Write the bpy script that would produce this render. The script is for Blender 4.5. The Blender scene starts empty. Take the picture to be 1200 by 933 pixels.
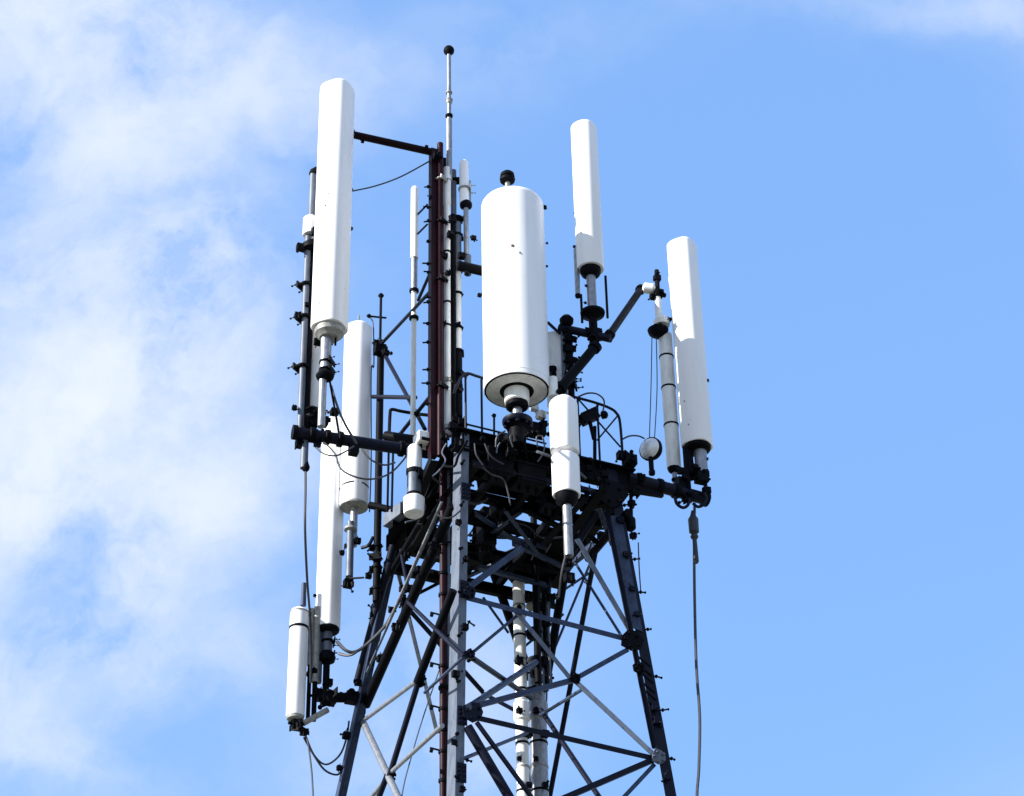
import bpy, math, random
from mathutils import Vector as V

random.seed(7)
S = bpy.context.scene
COL = S.collection

# ------------------------------------------------------------------ camera
TH = math.radians(34); RO = math.radians(1.25); FP = 2620.0
FW = V((0, math.cos(TH), math.sin(TH)))
R0 = V((1, 0, 0)); U0 = V((0, -math.sin(TH), math.cos(TH)))
RT = R0 * math.cos(RO) - U0 * math.sin(RO)
UP = U0 * math.cos(RO) + R0 * math.sin(RO)
CAM = V((0, 0, 1.6))
cd = bpy.data.cameras.new('camera'); cam = bpy.data.objects.new('camera', cd); COL.objects.link(cam)
cd.sensor_fit = 'HORIZONTAL'; cd.sensor_width = 36; cd.lens = 36 * FP / 1200
cd.clip_end = 20000; cd.clip_start = .1
from mathutils import Matrix
cam.matrix_world = Matrix.Translation(CAM) @ Matrix((RT, UP, -FW)).transposed().to_4x4()
S.camera = cam

# ------------------------------------------------------------------ light
SUN_AZ, SUN_EL = 246, 29
S.view_settings.view_transform = 'Standard'; S.view_settings.look = 'None'
S.view_settings.exposure = 1.08; S.view_settings.gamma = 1
W = bpy.data.worlds.new("World"); S.world = W; W.use_nodes = True
a, e = math.radians(SUN_AZ), math.radians(SUN_EL)
sd = V((math.sin(a) * math.cos(e), math.cos(a) * math.cos(e), math.sin(e)))
sl = bpy.data.lights.new('sun', 'SUN'); sl.energy = 5.0; sl.angle = math.radians(.5); sl.color = (1, .965, .91)
so = bpy.data.objects.new('sun', sl); COL.objects.link(so); so.location = (-30, -10, 40)
so.rotation_euler = sd.to_track_quat('Z', 'Y').to_euler()

def ray(px, py): return FW + RT * ((px - 600) / FP) + UP * ((466.5 - py) / FP)

def build_world():
    nt = W.node_tree; N = nt.nodes; L = nt.links
    bg = N['Background']; bg.inputs[1].default_value = .148
    sky = N.new('ShaderNodeTexSky'); sky.sky_type = 'NISHITA'; sky.sun_disc = False
    sky.sun_elevation = e; sky.sun_rotation = a; sky.dust_density = .4; sky.ozone_density = 3; sky.air_density = 1
    tc = N.new('ShaderNodeTexCoord')
    def M(op, x, y=None, z=None, clamp=False):
        n = N.new('ShaderNodeMath'); n.operation = op; n.use_clamp = clamp
        for i, q in enumerate((x, y, z)):
            if q is None: continue
            if isinstance(q, (int, float)): n.inputs[i].default_value = q
            else: L.new(q, n.inputs[i])
        return n.outputs[0]
    def VM(op, x, y):
        n = N.new('ShaderNodeVectorMath'); n.operation = op
        for i, q in enumerate((x, y)):
            if isinstance(q, (V, tuple)): n.inputs[i].default_value = tuple(q)
            else: L.new(q, n.inputs[i])
        return n.outputs['Value'] if op == 'DOT_PRODUCT' else n.outputs['Vector']
    def noise(vec, scale, detail, rough=.55, dist=0.0):
        n = N.new('ShaderNodeTexNoise'); n.inputs['Scale'].default_value = scale
        n.inputs['Detail'].default_value = detail; n.inputs['Roughness'].default_value = rough
        n.inputs['Distortion'].default_value = dist; L.new(vec, n.inputs['Vector']); return n
    dirv = tc.outputs['Generated']
    wn = noise(dirv, 10, 7, .6)
    wv = VM('SUBTRACT', wn.outputs['Color'], (.5, .5, .5))
    sc = N.new('ShaderNodeVectorMath'); sc.operation = 'SCALE'; sc.inputs['Scale'].default_value = .075
    L.new(wv, sc.inputs[0])
    wd = VM('ADD', dirv, sc.outputs[0])
    # soft cirrus banks: centre, half sizes (px at the lens above), tilt, density
    banks = [(95, 5, 120, 45, -10, .85), (40, 80, 150, 60, -20, .45), (110, 200, 80, 60, 20, .42), (230, 90, 130, 70, 20, .30),
             (0, 320, 90, 50, 0, .62), (60, 480, 120, 85, 30, .80), (170, 355, 110, 80, 50, .50), (250, 400, 110, 60, 20, .25), (20, 570, 130, 60, 10, .55),
             (235, 300, 70, 50, 30, .35), (130, 440, 120, 90, 40, .22), (240, 590, 120, 50, 35, .45), (170, 680, 90, 60, 60, .42), (60, 850, 120, 45, -35, .48),
             (20, 740, 80, 60, 0, .35), (260, 480, 130, 90, 30, .30), (240, 750, 120, 50, 10, .26), (330, 120, 90, 60, -10, .25), (560, 60, 170, 50, 10, .17), (1140, 15, 110, 28, 0, .26), (900, 10, 120, 25, 0, .12),
             (490, 860, 150, 90, 20, .40), (120, 620, 200, 160, 0, .18), (100, 150, 220, 160, 0, .20)]
    tot = None
    for (px, py, hx, hy, tilt, den) in banks:
        c = ray(px, py).normalized(); t = math.radians(tilt)
        u = (RT * math.cos(t) + UP * math.sin(t)); v = (UP * math.cos(t) - RT * math.sin(t))
        d = VM('SUBTRACT', wd, c)
        p = M('MULTIPLY', VM('DOT_PRODUCT', d, u), FP / hx)
        q = M('MULTIPLY', VM('DOT_PRODUCT', d, v), FP / hy)
        s = M('ADD', M('MULTIPLY', p, p), M('MULTIPLY', q, q))
        g = M('MULTIPLY', M('POWER', 2.718, M('MULTIPLY', s, -.8)), den * .92)
        tot = g if tot is None else M('ADD', tot, g)
    mp = N.new('ShaderNodeMapping'); mp.inputs['Rotation'].default_value = (0, .6, .3); mp.inputs['Scale'].default_value = (1, 1.6, 1)
    L.new(wd, mp.inputs[0])
    n1 = noise(mp.outputs[0], 12, 9, .60).outputs['Fac']
    n2 = noise(dirv, 3.1, 3).outputs['Fac']
    # broken cirrus round the unseen rest of the sky, thickened to fill the shade
    far = N.new('ShaderNodeMapRange'); far.inputs[1].default_value = .34; far.inputs[2].default_value = .66; far.inputs[4].default_value = .95
    L.new(n2, far.inputs[0])
    away = N.new('ShaderNodeMapRange'); away.inputs[1].default_value = .972; away.inputs[2].default_value = .90
    L.new(VM('DOT_PRODUCT', dirv, ray(600, 466).normalized()), away.inputs[0])
    tot = M('ADD', tot, M('MULTIPLY', far.outputs[0], away.outputs[0]))
    det = N.new('ShaderNodeMapRange'); det.inputs[1].default_value = .36; det.inputs[2].default_value = .66
    det.inputs[3].default_value = .20; det.inputs[4].default_value = 1.5; L.new(n1, det.inputs[0])
    fac = M('SUBTRACT', 1.0, M('POWER', 2.718, M('MULTIPLY', M('MULTIPLY', tot, det.outputs[0]), -1.42)))   # optical depth to cover
    base = N.new('ShaderNodeMixRGB'); base.inputs[0].default_value = .72
    L.new(sky.outputs[0], base.inputs[1]); base.inputs[2].default_value = (.82, 1.66, 3.40, 1)
    mx = N.new('ShaderNodeMixRGB'); L.new(fac, mx.inputs[0]); L.new(base.outputs[0], mx.inputs[1])
    mx.inputs[2].default_value = (2.95, 3.13, 3.45, 1)
    L.new(mx.outputs[0], bg.inputs[0])
build_world()

# ------------------------------------------------------------------ geometry helpers
def PY(px, py, Y):                      # point seen at px,py at depth Y
    d = ray(px, py); return CAM + d * (Y / d.y)
def PZ(px, py, z):                      # ... on the horizontal plane z
    d = ray(px, py); return CAM + d * ((z - CAM.z) / d.z)
def zat(P, py):                         # height on the vertical through P seen at row py
    k = (466.5 - py) / FP
    q = V((P.x, P.y, 0)) - V((CAM.x, CAM.y, 0))
    # (q.UP + h*UP.z) = k*(q.FW + h*FW.z)
    h = (k * q.dot(FW) - q.dot(UP)) / (UP.z - k * FW.z)
    return CAM.z + h
def proj(p):
    q = p - CAM; w = q.dot(FW); return 600 + FP * q.dot(RT) / w, 466.5 - FP * q.dot(UP) / w
def rad(wpx, P): return wpx / 2 * (P - CAM).dot(FW) / FP

class MB:
    def __init__(s): s.v = []; s.f = []
    def add(s, vs, fs):
        o = len(s.v); s.v += [V(p) for p in vs]; s.f += [tuple(i + o for i in f) for f in fs]; return s
    def tube(s, p0, p1, r, r1=None, n=12):
        p0, p1 = V(p0), V(p1); r1 = r if r1 is None else r1
        return s.lathe(p0, p1 - p0, [(r, 0), (r1, (p1 - p0).length)], n)
    def lathe(s, base, axis, prof, n=20):
        base = V(base); ax = V(axis).normalized()
        u = ax.orthogonal().normalized()
        if abs(ax.z) > .9: u = (V((1, 0, 0)) - ax * ax.x).normalized()
        w = ax.cross(u); vs = []; fs = []
        for (r, h) in prof:
            for i in range(n):
                t = 2 * math.pi * i / n
                vs.append(base + ax * h + u * (r * math.cos(t)) + w * (r * math.sin(t)))
        m = len(prof)
        for j in range(m - 1):
            for i in range(n):
                k = (i + 1) % n
                fs.append((j * n + i, j * n + k, (j + 1) * n + k, (j + 1) * n + i))
        fs.append(tuple(reversed(range(n)))); fs.append(tuple(range((m - 1) * n, m * n)))
        return s.add(vs, fs)
    def box(s, c, hx, hy, hz, X=(1, 0, 0), Y=(0, 1, 0), Z=(0, 0, 1)):
        c = V(c); X = V(X).normalized() * hx; Y = V(Y).normalized() * hy; Z = V(Z).normalized() * hz
        vs = [c + X * i + Y * j + Z * k for k in (-1, 1) for j in (-1, 1) for i in (-1, 1)]
        return s.add(vs, [(0, 2, 3, 1), (4, 5, 7, 6), (0, 1, 5, 4), (2, 6, 7, 3), (0, 4, 6, 2), (1, 3, 7, 5)])
    def bar(s, p0, p1, prof, up=(0, 0, 1)):     # extrude a 2D outline from p0 to p1
        p0, p1 = V(p0), V(p1); ax = (p1 - p0).normalized(); up = V(up)
        sd_ = ax.cross(up).normalized(); u2 = sd_.cross(ax).normalized(); n = len(prof)
        vs = [q + sd_ * x + u2 * y for q in (p0, p1) for (x, y) in prof]
        fs = [(i, (i + 1) % n, n + (i + 1) % n, n + i) for i in range(n)]
        fs += [tuple(reversed(range(n))), tuple(range(n, 2 * n))]
        return s.add(vs, fs)
    def sweep(s, pts, r, n=6):
        pts = smooth(pts); vs = []; fs = []
        u = None
        for i, p in enumerate(pts):
            t = (pts[min(i + 1, len(pts) - 1)] - pts[max(i - 1, 0)]).normalized()
            if u is None: u = t.orthogonal().normalized()
            u = (u - t * u.dot(t)).normalized(); w = t.cross(u)
            for k in range(n):
                g = 2 * math.pi * k / n; vs.append(p + u * (r * math.cos(g)) + w * (r * math.sin(g)))
        for i in range(len(pts) - 1):
            for k in range(n):
                j = (k + 1) % n; fs.append((i * n + k, i * n + j, (i + 1) * n + j, (i + 1) * n + k))
        fs += [tuple(reversed(range(n))), tuple(range((len(pts) - 1) * n, len(pts) * n))]
        return s.add(vs, fs)
    def mesh(s, name, m, org):
        me = bpy.data.meshes.new(name); me.from_pydata([tuple(p - org) for p in s.v], [], s.f); me.validate()
        import bmesh
        bm = bmesh.new(); bm.from_mesh(me); bmesh.ops.recalc_face_normals(bm, faces=bm.faces); bm.to_mesh(me); bm.free()
        me.materials.append(m)
        me.polygons.foreach_set('use_smooth', [True] * len(me.polygons))
        me.set_sharp_from_angle(angle=math.radians(38)); me.update(); return me

def smooth(pts, k=5):
    pts = [V(p) for p in pts]
    if len(pts) < 3: return pts
    out = []
    for i in range(len(pts) - 1):
        a_ = pts[max(i - 1, 0)]; b_ = pts[i]; c_ = pts[i + 1]; d_ = pts[min(i + 2, len(pts) - 1)]
        for j in range(k):
            t = j / k
            out.append(.5 * ((2 * b_) + (c_ - a_) * t + (2 * a_ - 5 * b_ + 4 * c_ - d_) * t * t + (3 * b_ - a_ - 3 * c_ + d_) * t ** 3))
    out.append(pts[-1]); return out
def rect(w, h): return [(-w / 2, -h / 2), (w / 2, -h / 2), (w / 2, h / 2), (-w / 2, h / 2)]
def angle(w, h, t=.012): return [(0, 0), (w, 0), (w, t), (t, t), (t, h), (0, h)]
def channel(w, h, t=.018): return [(-w / 2, -h / 2), (w / 2, -h / 2), (w / 2, -h / 2 + t), (-w / 2 + t, -h / 2 + t), (-w / 2 + t, h / 2 - t), (w / 2, h / 2 - t), (w / 2, h / 2), (-w / 2, h / 2)]
def ibeam(w, h, t=.018): return [(-w/2,-h/2),(w/2,-h/2),(w/2,-h/2+t),(t/2,-h/2+t),(t/2,h/2-t),(w/2,h/2-t),(w/2,h/2),(-w/2,h/2),(-w/2,h/2-t),(-t/2,h/2-t),(-t/2,-h/2+t),(-w/2,-h/2+t)]

class Thing:
    def __init__(s, name, label, cat, loc, group=None):
        s.o = bpy.data.objects.new(name, None); COL.objects.link(s.o); s.org = V(loc)
        s.o.location = s.org; s.o.empty_display_size = .1
        s.o['label'] = label; s.o['category'] = cat
        if group: s.o['group'] = group
    def part(s, name, mb, m, parent=None, label=None, kind=None):
        ob = bpy.data.objects.new(name, mb.mesh(name, m, s.org)); COL.objects.link(ob)
        ob.parent = parent or s.o
        if label: ob['label'] = label
        if kind: ob['kind'] = kind
        return ob
def single(name, label, cat, mb, m, loc, group=None):
    ob = bpy.data.objects.new(name, mb.mesh(name, m, V(loc))); COL.objects.link(ob); ob.location = V(loc)
    ob['label'] = label; ob['category'] = cat
    if group: ob['group'] = group
    return ob

# ------------------------------------------------------------------ materials
def mat(name, c, c2=None, rough=.5, metal=0., scale=6, stretch=1., bump=.0, lo=.42, hi=.68, spec=.5, speck=None):
    m = bpy.data.materials.new(name); m.use_nodes = True; nt = m.node_tree; N = nt.nodes; L = nt.links
    b = N['Principled BSDF']; b.inputs['Roughness'].default_value = rough; b.inputs['Metallic'].default_value = metal
    b.inputs['Specular IOR Level'].default_value = spec
    c2 = c2 or tuple(x * .7 for x in c)
    tc = N.new('ShaderNodeTexCoord'); mp = N.new('ShaderNodeMapping'); mp.inputs['Scale'].default_value = (1, 1, stretch)
    L.new(tc.outputs['Object'], mp.inputs[0])
    n = N.new('ShaderNodeTexNoise'); n.inputs['Scale'].default_value = scale; n.inputs['Detail'].default_value = 6; n.inputs['Roughness'].default_value = .65
    L.new(mp.outputs[0], n.inputs['Vector'])
    r = N.new('ShaderNodeValToRGB'); r.color_ramp.elements[0].position = lo; r.color_ramp.elements[1].position = hi
    r.color_ramp.elements[0].color = (*c, 1); r.color_ramp.elements[1].color = (*c2, 1)
    L.new(n.outputs['Fac'], r.inputs[0]); out = r.outputs[0]
    if speck:
        n3 = N.new('ShaderNodeTexNoise'); n3.inputs['Scale'].default_value = speck[0]; n3.inputs['Detail'].default_value = 3; L.new(tc.outputs['Object'], n3.inputs['Vector'])
        r3 = N.new('ShaderNodeMapRange'); r3.inputs[1].default_value = speck[1]; r3.inputs[2].default_value = speck[1] + .05; L.new(n3.outputs['Fac'], r3.inputs[0])
        mx = N.new('ShaderNodeMixRGB'); L.new(r3.outputs[0], mx.inputs[0]); L.new(out, mx.inputs[1]); mx.inputs[2].default_value = (*speck[2], 1); out = mx.outputs[0]
    L.new(out, b.inputs['Base Color'])
    if bump:
        bp = N.new('ShaderNodeBump'); bp.inputs['Strength'].default_value = bump; bp.inputs['Distance'].default_value = .01
        L.new(n.outputs['Fac'], bp.inputs['Height']); L.new(bp.outputs[0], b.inputs['Normal'])
    return m
WHITE = mat('white_radome', (.80, .80, .81), (.70, .71, .72), .42, scale=7, stretch=.12, lo=.45, hi=.85, speck=(26, .715, (.42, .38, .32)))
WHITE2 = mat('weathered_radome', (.74, .75, .73), (.55, .55, .52), .5, scale=11, stretch=.25, speck=(30, .70, (.3, .28, .24)))
GREY = mat('grey_plate', (.27, .27, .25), (.14, .14, .13), .55, .2, scale=20, bump=.1)
GALV = mat('galvanised_steel', (.27, .28, .30), (.15, .16, .18), .42, .55, scale=24, stretch=.5, bump=.15)
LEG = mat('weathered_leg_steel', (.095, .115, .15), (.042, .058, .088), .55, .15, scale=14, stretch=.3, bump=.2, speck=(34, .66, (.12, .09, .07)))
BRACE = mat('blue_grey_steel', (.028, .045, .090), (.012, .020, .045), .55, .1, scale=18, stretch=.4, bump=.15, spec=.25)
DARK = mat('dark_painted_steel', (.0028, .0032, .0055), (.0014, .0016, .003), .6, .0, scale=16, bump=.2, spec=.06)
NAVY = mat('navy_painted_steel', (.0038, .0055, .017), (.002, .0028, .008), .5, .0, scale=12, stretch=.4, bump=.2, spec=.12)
MAROON = mat('maroon_painted_steel', (.019, .0009, .0048), (.005, .0005, .002), .5, .0, scale=18, stretch=.3, bump=.2, spec=.12)
RUST = mat('rust_stain', (.30, .13, .07), (.20, .08, .04), .8, scale=30)
DMAR = mat('dark_maroon_steel', (.009, .0014, .003), (.004, .001, .0018), .5, .0, scale=18, stretch=.3, bump=.2, spec=.08)
BLACK = mat('black_rubber', (.010, .011, .015), (.02, .021, .026), .55, scale=30)
CABLE = mat('weathered_cable_jacket', (.022, .025, .034), (.010, .011, .016), .55, scale=30)
GLASS = mat('frosted_lens', (.62, .64, .66), (.45, .47, .5), .2, .15, scale=9)
GRASS = mat('pale_bounce_ground', (.17, .16, .13), (.11, .12, .08), .9, scale=.3)  # unseen ground, kept pale to bounce fill light upward

# ------------------------------------------------------------------ ground (far below the frame)
g = MB(); g.add([(-6000, -6000, 0), (6000, -6000, 0), (6000, 6000, 0), (-6000, 6000, 0)], [(0, 1, 2, 3)])
go = bpy.data.objects.new('ground', g.mesh('ground', GRASS, V((0, 0, 0)))); COL.objects.link(go); go['kind'] = 'structure'

# ------------------------------------------------------------------ tower skeleton
F0 = PY(541, 505, 19.8); ZP = F0.z
C0 = {'F': F0, 'R': PZ(722, 549, ZP), 'B': PZ(641, 668, ZP), 'L': PZ(459, 627, ZP)}
CTR = (C0['F'] + C0['R'] + C0['B'] + C0['L']) / 4
LINE = {'F': ((543, 520), (533, 933)), 'R': ((722, 570), (793, 933)), 'B': ((641, 690), (632, 933)), 'L': ((456, 652), (393, 933))}
LEGV = {}
for k, c in C0.items():
    (x0, y0), (x1, y1) = LINE[k]
    dr = (c - CTR); dr.z = 0; dr.normalize()
    Yl = c.y + .115 * 4 * dr.y
    lo, hi = -6, 6
    for _ in range(50):
        mx_ = (lo + hi) / 2; p = V((mx_, Yl, ZP - 4)); qx, qy = proj(p)
        if qx < x0 + (x1 - x0) * (qy - y0) / (y1 - y0): lo = mx_
        else: hi = mx_
    LEGV[k] = (V((lo, Yl, ZP - 4)) - c) / 4        # per metre down
def leg_at(k, z): return C0[k] + LEGV[k] * (ZP - z)
def leg_px(k, py):                                  # point of a leg line seen at row py
    lo, hi = 0, ZP
    for _ in range(50):
        m_ = (lo + hi) / 2
        if proj(leg_at(k, m_))[1] > py: lo = m_
        else: hi = m_
    return leg_at(k, lo)
def on_face(fc, px, py):                            # ray against the plane through two legs
    A, B_ = fc; a0 = C0[A]; n = (C0[B_] - a0).cross((LEGV[A] + LEGV[B_])); d = ray(px, py)
    return CAM + d * ((a0 - CAM).dot(n) / d.dot(n))
ux = (C0['R'] - C0['F']).normalized(); vy = (C0['L'] - C0['F']); vy = (vy - ux * vy.dot(ux)).normalized()
UZ = V((0, 0, 1))

tower = Thing('lattice_tower', 'dark four legged steel lattice tower carrying all the antennas', 'tower', (CTR.x, CTR.y, 0))
def bolt_ring(mb, c, ax, r, n=6, s=.012):
    ax = V(ax).normalized(); u = ax.orthogonal().normalized(); w = ax.cross(u)
    for i in range(n):
        t = 2 * math.pi * i / n; p = V(c) + u * (r * math.cos(t)) + w * (r * math.sin(t))
        mb.lathe(p - ax * s * 1.6, ax, [(s, 0), (s, s * 3.2)], 6)
# legs: angle sections opened towards the axis
def leg(k, wa, wb, t, m, lab=None):
    top, bot = C0[k] + V((0, 0, -.02)), leg_at(k, 0.02)
    ia, ib = {'F': (vy, ux), 'R': (vy, -ux), 'B': (-vy, -ux), 'L': (-vy, ux)}[k]
    mb = MB(); vs = []
    for q in (top, bot):
        for (p, r_) in ((0, 0), (wa, 0), (wa, t), (t, t), (t, wb), (0, wb)):
            vs.append(q + ia * p + ib * r_)
    n = 6; fs = [(i, (i + 1) % n, n + (i + 1) % n, n + i) for i in range(n)] + [tuple(reversed(range(n))), tuple(range(n, 2 * n))]
    mb.add(vs, fs)
    o = tower.part('leg', mb, m, label=lab)
    return o
legs = {}
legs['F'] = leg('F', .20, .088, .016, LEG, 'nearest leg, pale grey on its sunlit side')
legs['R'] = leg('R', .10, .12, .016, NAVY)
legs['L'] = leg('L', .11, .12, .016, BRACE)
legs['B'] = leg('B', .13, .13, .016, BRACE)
# splice plates with bolts on the near leg
for py in (575, 690, 838, 905):
    p = leg_px('F', py); d = LEGV['F'] - UZ; d.normalize(); mb = MB()
    mb.box(p + ux * .055 - vy * .012, .05, .008, .10, ux, vy, d)
    for i in (-.07, -.025, .025, .07):
        for j in (.03, .085): mb.lathe(p + ux * j - vy * .02 + d * i, -vy, [(.011, 0), (.011, .02)], 6)
    tower.part('splice_plate', mb, NAVY)
# step bolts up the near and right legs, knocked about over the years
rs = random.Random(12)
for k, m, rng in (('F', DARK, range(545, 930, 26)), ('R', DARK, range(600, 930, 48))):
    for i, py in enumerate(rng):
        p = leg_px(k, py + rs.uniform(-8, 8)); mb = MB(); ln = rs.uniform(.04, .085)
        dd = (ux if i % 2 else -vy) if k == 'F' else (ux * .8 - vy * (i % 2)); dd = (dd + V((0, 0, rs.uniform(-.5, .4)))).normalized()
        q = p + (ux * .10 if (k == 'F' and i % 2) else V())
        mb.tube(q, q + dd * ln, .009, n=7); mb.lathe(q + dd * ln, dd, [(.014, 0), (.014, .010)], 7); mb.lathe(q + dd * .012, dd, [(.020, 0), (.020, .016)], 6)
        tower.part('step_bolt', mb, m)

# platform ring beams, doubled
def beam(name, p0, p1, prof, m, lab=None, up=(0, 0, 1)):
    return tower.part(name, MB().bar(p0, p1, prof, up), m, label=lab)
zr = V((0, 0, -.10))
RT2 = PZ(737, 552, ZP)
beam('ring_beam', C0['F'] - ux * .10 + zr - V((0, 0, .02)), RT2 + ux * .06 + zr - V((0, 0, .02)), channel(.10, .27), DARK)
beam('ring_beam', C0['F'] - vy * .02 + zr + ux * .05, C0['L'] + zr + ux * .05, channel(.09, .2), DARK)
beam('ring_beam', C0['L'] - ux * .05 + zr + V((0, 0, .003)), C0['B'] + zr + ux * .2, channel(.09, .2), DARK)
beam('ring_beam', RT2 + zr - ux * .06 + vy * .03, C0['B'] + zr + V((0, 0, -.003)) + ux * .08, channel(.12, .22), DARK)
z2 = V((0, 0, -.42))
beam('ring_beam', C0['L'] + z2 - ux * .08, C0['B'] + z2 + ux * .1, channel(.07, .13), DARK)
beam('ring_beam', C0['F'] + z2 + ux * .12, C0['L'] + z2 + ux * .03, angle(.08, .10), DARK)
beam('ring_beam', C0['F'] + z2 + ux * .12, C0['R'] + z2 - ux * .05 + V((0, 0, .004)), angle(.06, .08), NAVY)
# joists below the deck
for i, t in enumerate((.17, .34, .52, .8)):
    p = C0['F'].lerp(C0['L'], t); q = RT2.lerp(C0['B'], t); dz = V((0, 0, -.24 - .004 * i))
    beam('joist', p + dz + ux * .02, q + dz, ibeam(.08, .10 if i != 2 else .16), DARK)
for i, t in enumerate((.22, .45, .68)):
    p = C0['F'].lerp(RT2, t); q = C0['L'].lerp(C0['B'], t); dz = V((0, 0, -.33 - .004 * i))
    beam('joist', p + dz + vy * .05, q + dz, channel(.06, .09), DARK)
# bar grating panels in the front half of the deck
FR = (RT2 - C0['F']); FRL = FR.length
def grate(u0, u1, v0, v1, pitch=.032):
    mb = MB(); z = ZP + .03
    def pt(u, v, zz=z): q = C0['F'] + ux * u + vy * v; return V((q.x, q.y, zz))
    n = int((v1 - v0) / pitch)
    for i in range(n + 1):
        v = v0 + (v1 - v0) * i / n; mb.box((pt(u0, v) + pt(u1, v)) / 2, (u1 - u0) / 2, .004, .016, ux, vy)
    n = max(2, int((u1 - u0) / .1))
    for i in range(n + 1):
        u = u0 + (u1 - u0) * i / n; mb.box((pt(u, v0) + pt(u, v1)) / 2 + V((0, 0, .003)), .004, (v1 - v0) / 2, .012, ux, vy)
    tower.part('grating_panel', mb, DARK)
grate(.03, .60, .08, .55); grate(.62, 1.2, .08, .62); grate(1.22, 1.85, .08, .40, .05); grate(.02, .55, 1.5, 2.1, .07)
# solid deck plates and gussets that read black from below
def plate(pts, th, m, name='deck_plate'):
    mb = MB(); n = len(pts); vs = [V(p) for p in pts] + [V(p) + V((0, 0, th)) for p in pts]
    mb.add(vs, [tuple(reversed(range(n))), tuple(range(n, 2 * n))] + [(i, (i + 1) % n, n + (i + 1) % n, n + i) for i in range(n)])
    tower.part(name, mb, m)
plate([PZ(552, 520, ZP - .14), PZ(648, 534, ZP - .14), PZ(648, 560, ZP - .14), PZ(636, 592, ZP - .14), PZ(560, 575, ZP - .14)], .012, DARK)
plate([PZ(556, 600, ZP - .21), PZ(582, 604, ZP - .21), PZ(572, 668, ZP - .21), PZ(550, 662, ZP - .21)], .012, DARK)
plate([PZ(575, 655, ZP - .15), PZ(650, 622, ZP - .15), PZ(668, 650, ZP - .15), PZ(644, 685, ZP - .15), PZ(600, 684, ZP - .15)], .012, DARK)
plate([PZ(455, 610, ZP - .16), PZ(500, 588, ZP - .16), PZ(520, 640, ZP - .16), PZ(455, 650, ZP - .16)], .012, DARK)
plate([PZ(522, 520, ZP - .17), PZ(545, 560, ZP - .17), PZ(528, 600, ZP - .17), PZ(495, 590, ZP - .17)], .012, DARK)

def br3(x1, y1, Y1, x2, y2, Y2, w, m):
    p, q = PY(x1, y1, Y1), PY(x2, y2, Y2); return tower.part('brace', MB().tube(p, q, rad(w, p), rad(w, p), 10), m)
rb_ = random.Random(3)
for (x1, y1, x2, y2, w) in ((556, 605, 610, 640, 7), (560, 640, 612, 602, 7), (590, 600, 628, 650, 6), (570, 625, 640, 645, 6), (612, 600, 668, 628, 9), (640, 640, 690, 585, 10),
        (665, 640, 712, 575, 13), (655, 600, 700, 640, 9), (690, 575, 715, 640, 8), (480, 600, 525, 640, 10), (490, 640, 530, 575, 9), (505, 540, 480, 600, 12), (515, 655, 530, 600, 7),
        (560, 668, 640, 690, 8), (600, 640, 660, 668, 8), (680, 600, 730, 590, 9), (696, 640, 660, 668, 8), (545, 680, 600, 655, 6), (500, 648, 560, 664, 14), (566, 668, 636, 688, 12)):
    z_ = ZP - rb_.uniform(.3, .6); p, q = PZ(x1, y1, z_), PZ(x2, y2, z_ + rb_.uniform(-.05, .05))
    tower.part('strut', MB().bar(p, q, angle(rad(w, p) * 1.6, rad(w, p) * 2, .010)), DARK if w > 8 else BRACE)
# face bracing, every member lies in the plane of its tower face
def br(fc, x1, y1, x2, y2, w, m=None, kind='L', off=0., ext=0.):
    p, q = on_face(fc, x1, y1), on_face(fc, x2, y2); r = rad(w, p) * 2
    n = (C0[fc[1]] - C0[fc[0]]).cross(UZ).normalized()
    p += n * off; q += n * off
    d = (q - p).normalized(); p -= d * ext; q += d * ext
    mb = MB()
    if fc in ('FL', 'RB', 'LB'): mb.tube(p, q, r * .40, n=10)
    elif kind == 'L': mb.bar(p, q, [(x, y - r * .42) for x, y in angle(r * .7, r * .84, max(.006, r * .12))], up=d.cross(n))
    else: mb.tube(p, q, r / 2, n=10)
    return tower.part('brace', mb, m or BRACE)
knuckle_later = []
H = 'FR'
br(H, 546, 700, 735, 749, 8, BRACE); br(H, 550, 839, 768, 889, 8, NAVY)          # horizontals
br(H, 676, 632, 743, 748, 8, LEG, off=.01); br(H, 543, 693, 612, 642, 9, BRACE, off=.012)
br(H, 603, 712, 672, 797, 7, LEG, off=-.02); br(H, 672, 797, 768, 887, 8, GALV, off=.012)
br(H, 672, 797, 735, 762, 7, BRACE, off=.02); br(H, 672, 797, 552, 829, 7, BRACE, off=.022)
br3(549, 829, 19.4, 630, 775, 22.25, 8, BRACE); br3(546, 766, 19.5, 622, 818, 22.1, 7, NAVY)
br(H, 547, 770, 612, 716, 4, BRACE, 'T', off=-.05)
br(H, 548, 852, 603, 945, 12, NAVY, 'T'); br(H, 557, 848, 628, 945, 6, NAVY, 'T', off=.03)
br3(541, 890, 19.3, 618, 859, 22.1, 5, BRACE)
br(H, 766, 890, 650, 940, 8, NAVY, off=.01); br(H, 768, 895, 724, 942, 6, BRACE, off=-.01)
br3(634, 832, 22.3, 706, 940, 20.9, 6, NAVY); br3(634, 838, 22.3, 684, 807, 20.6, 4, BRACE)
br(H, 700, 600, 672, 644, 10, DARK, 'T', off=-.05)
H = 'RB'
br(H, 699, 640, 643, 940, 8, NAVY, 'T'); br(H, 661, 676, 640, 800, 13, DARK, 'T'); br(H, 735, 600, 688, 655, 12, DARK, off=.01)
br(H, 668, 650, 728, 745, 4, BRACE, 'T'); br(H, 704, 640, 724, 600, 7, DARK, 'T')
H = 'LB'
br(H, 578, 670, 622, 795, 13, DARK, 'T'); br(H, 470, 706, 565, 812, 7, NAVY, off=.02); br(H, 462, 655, 512, 860, 6, GALV, off=.01)
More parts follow.
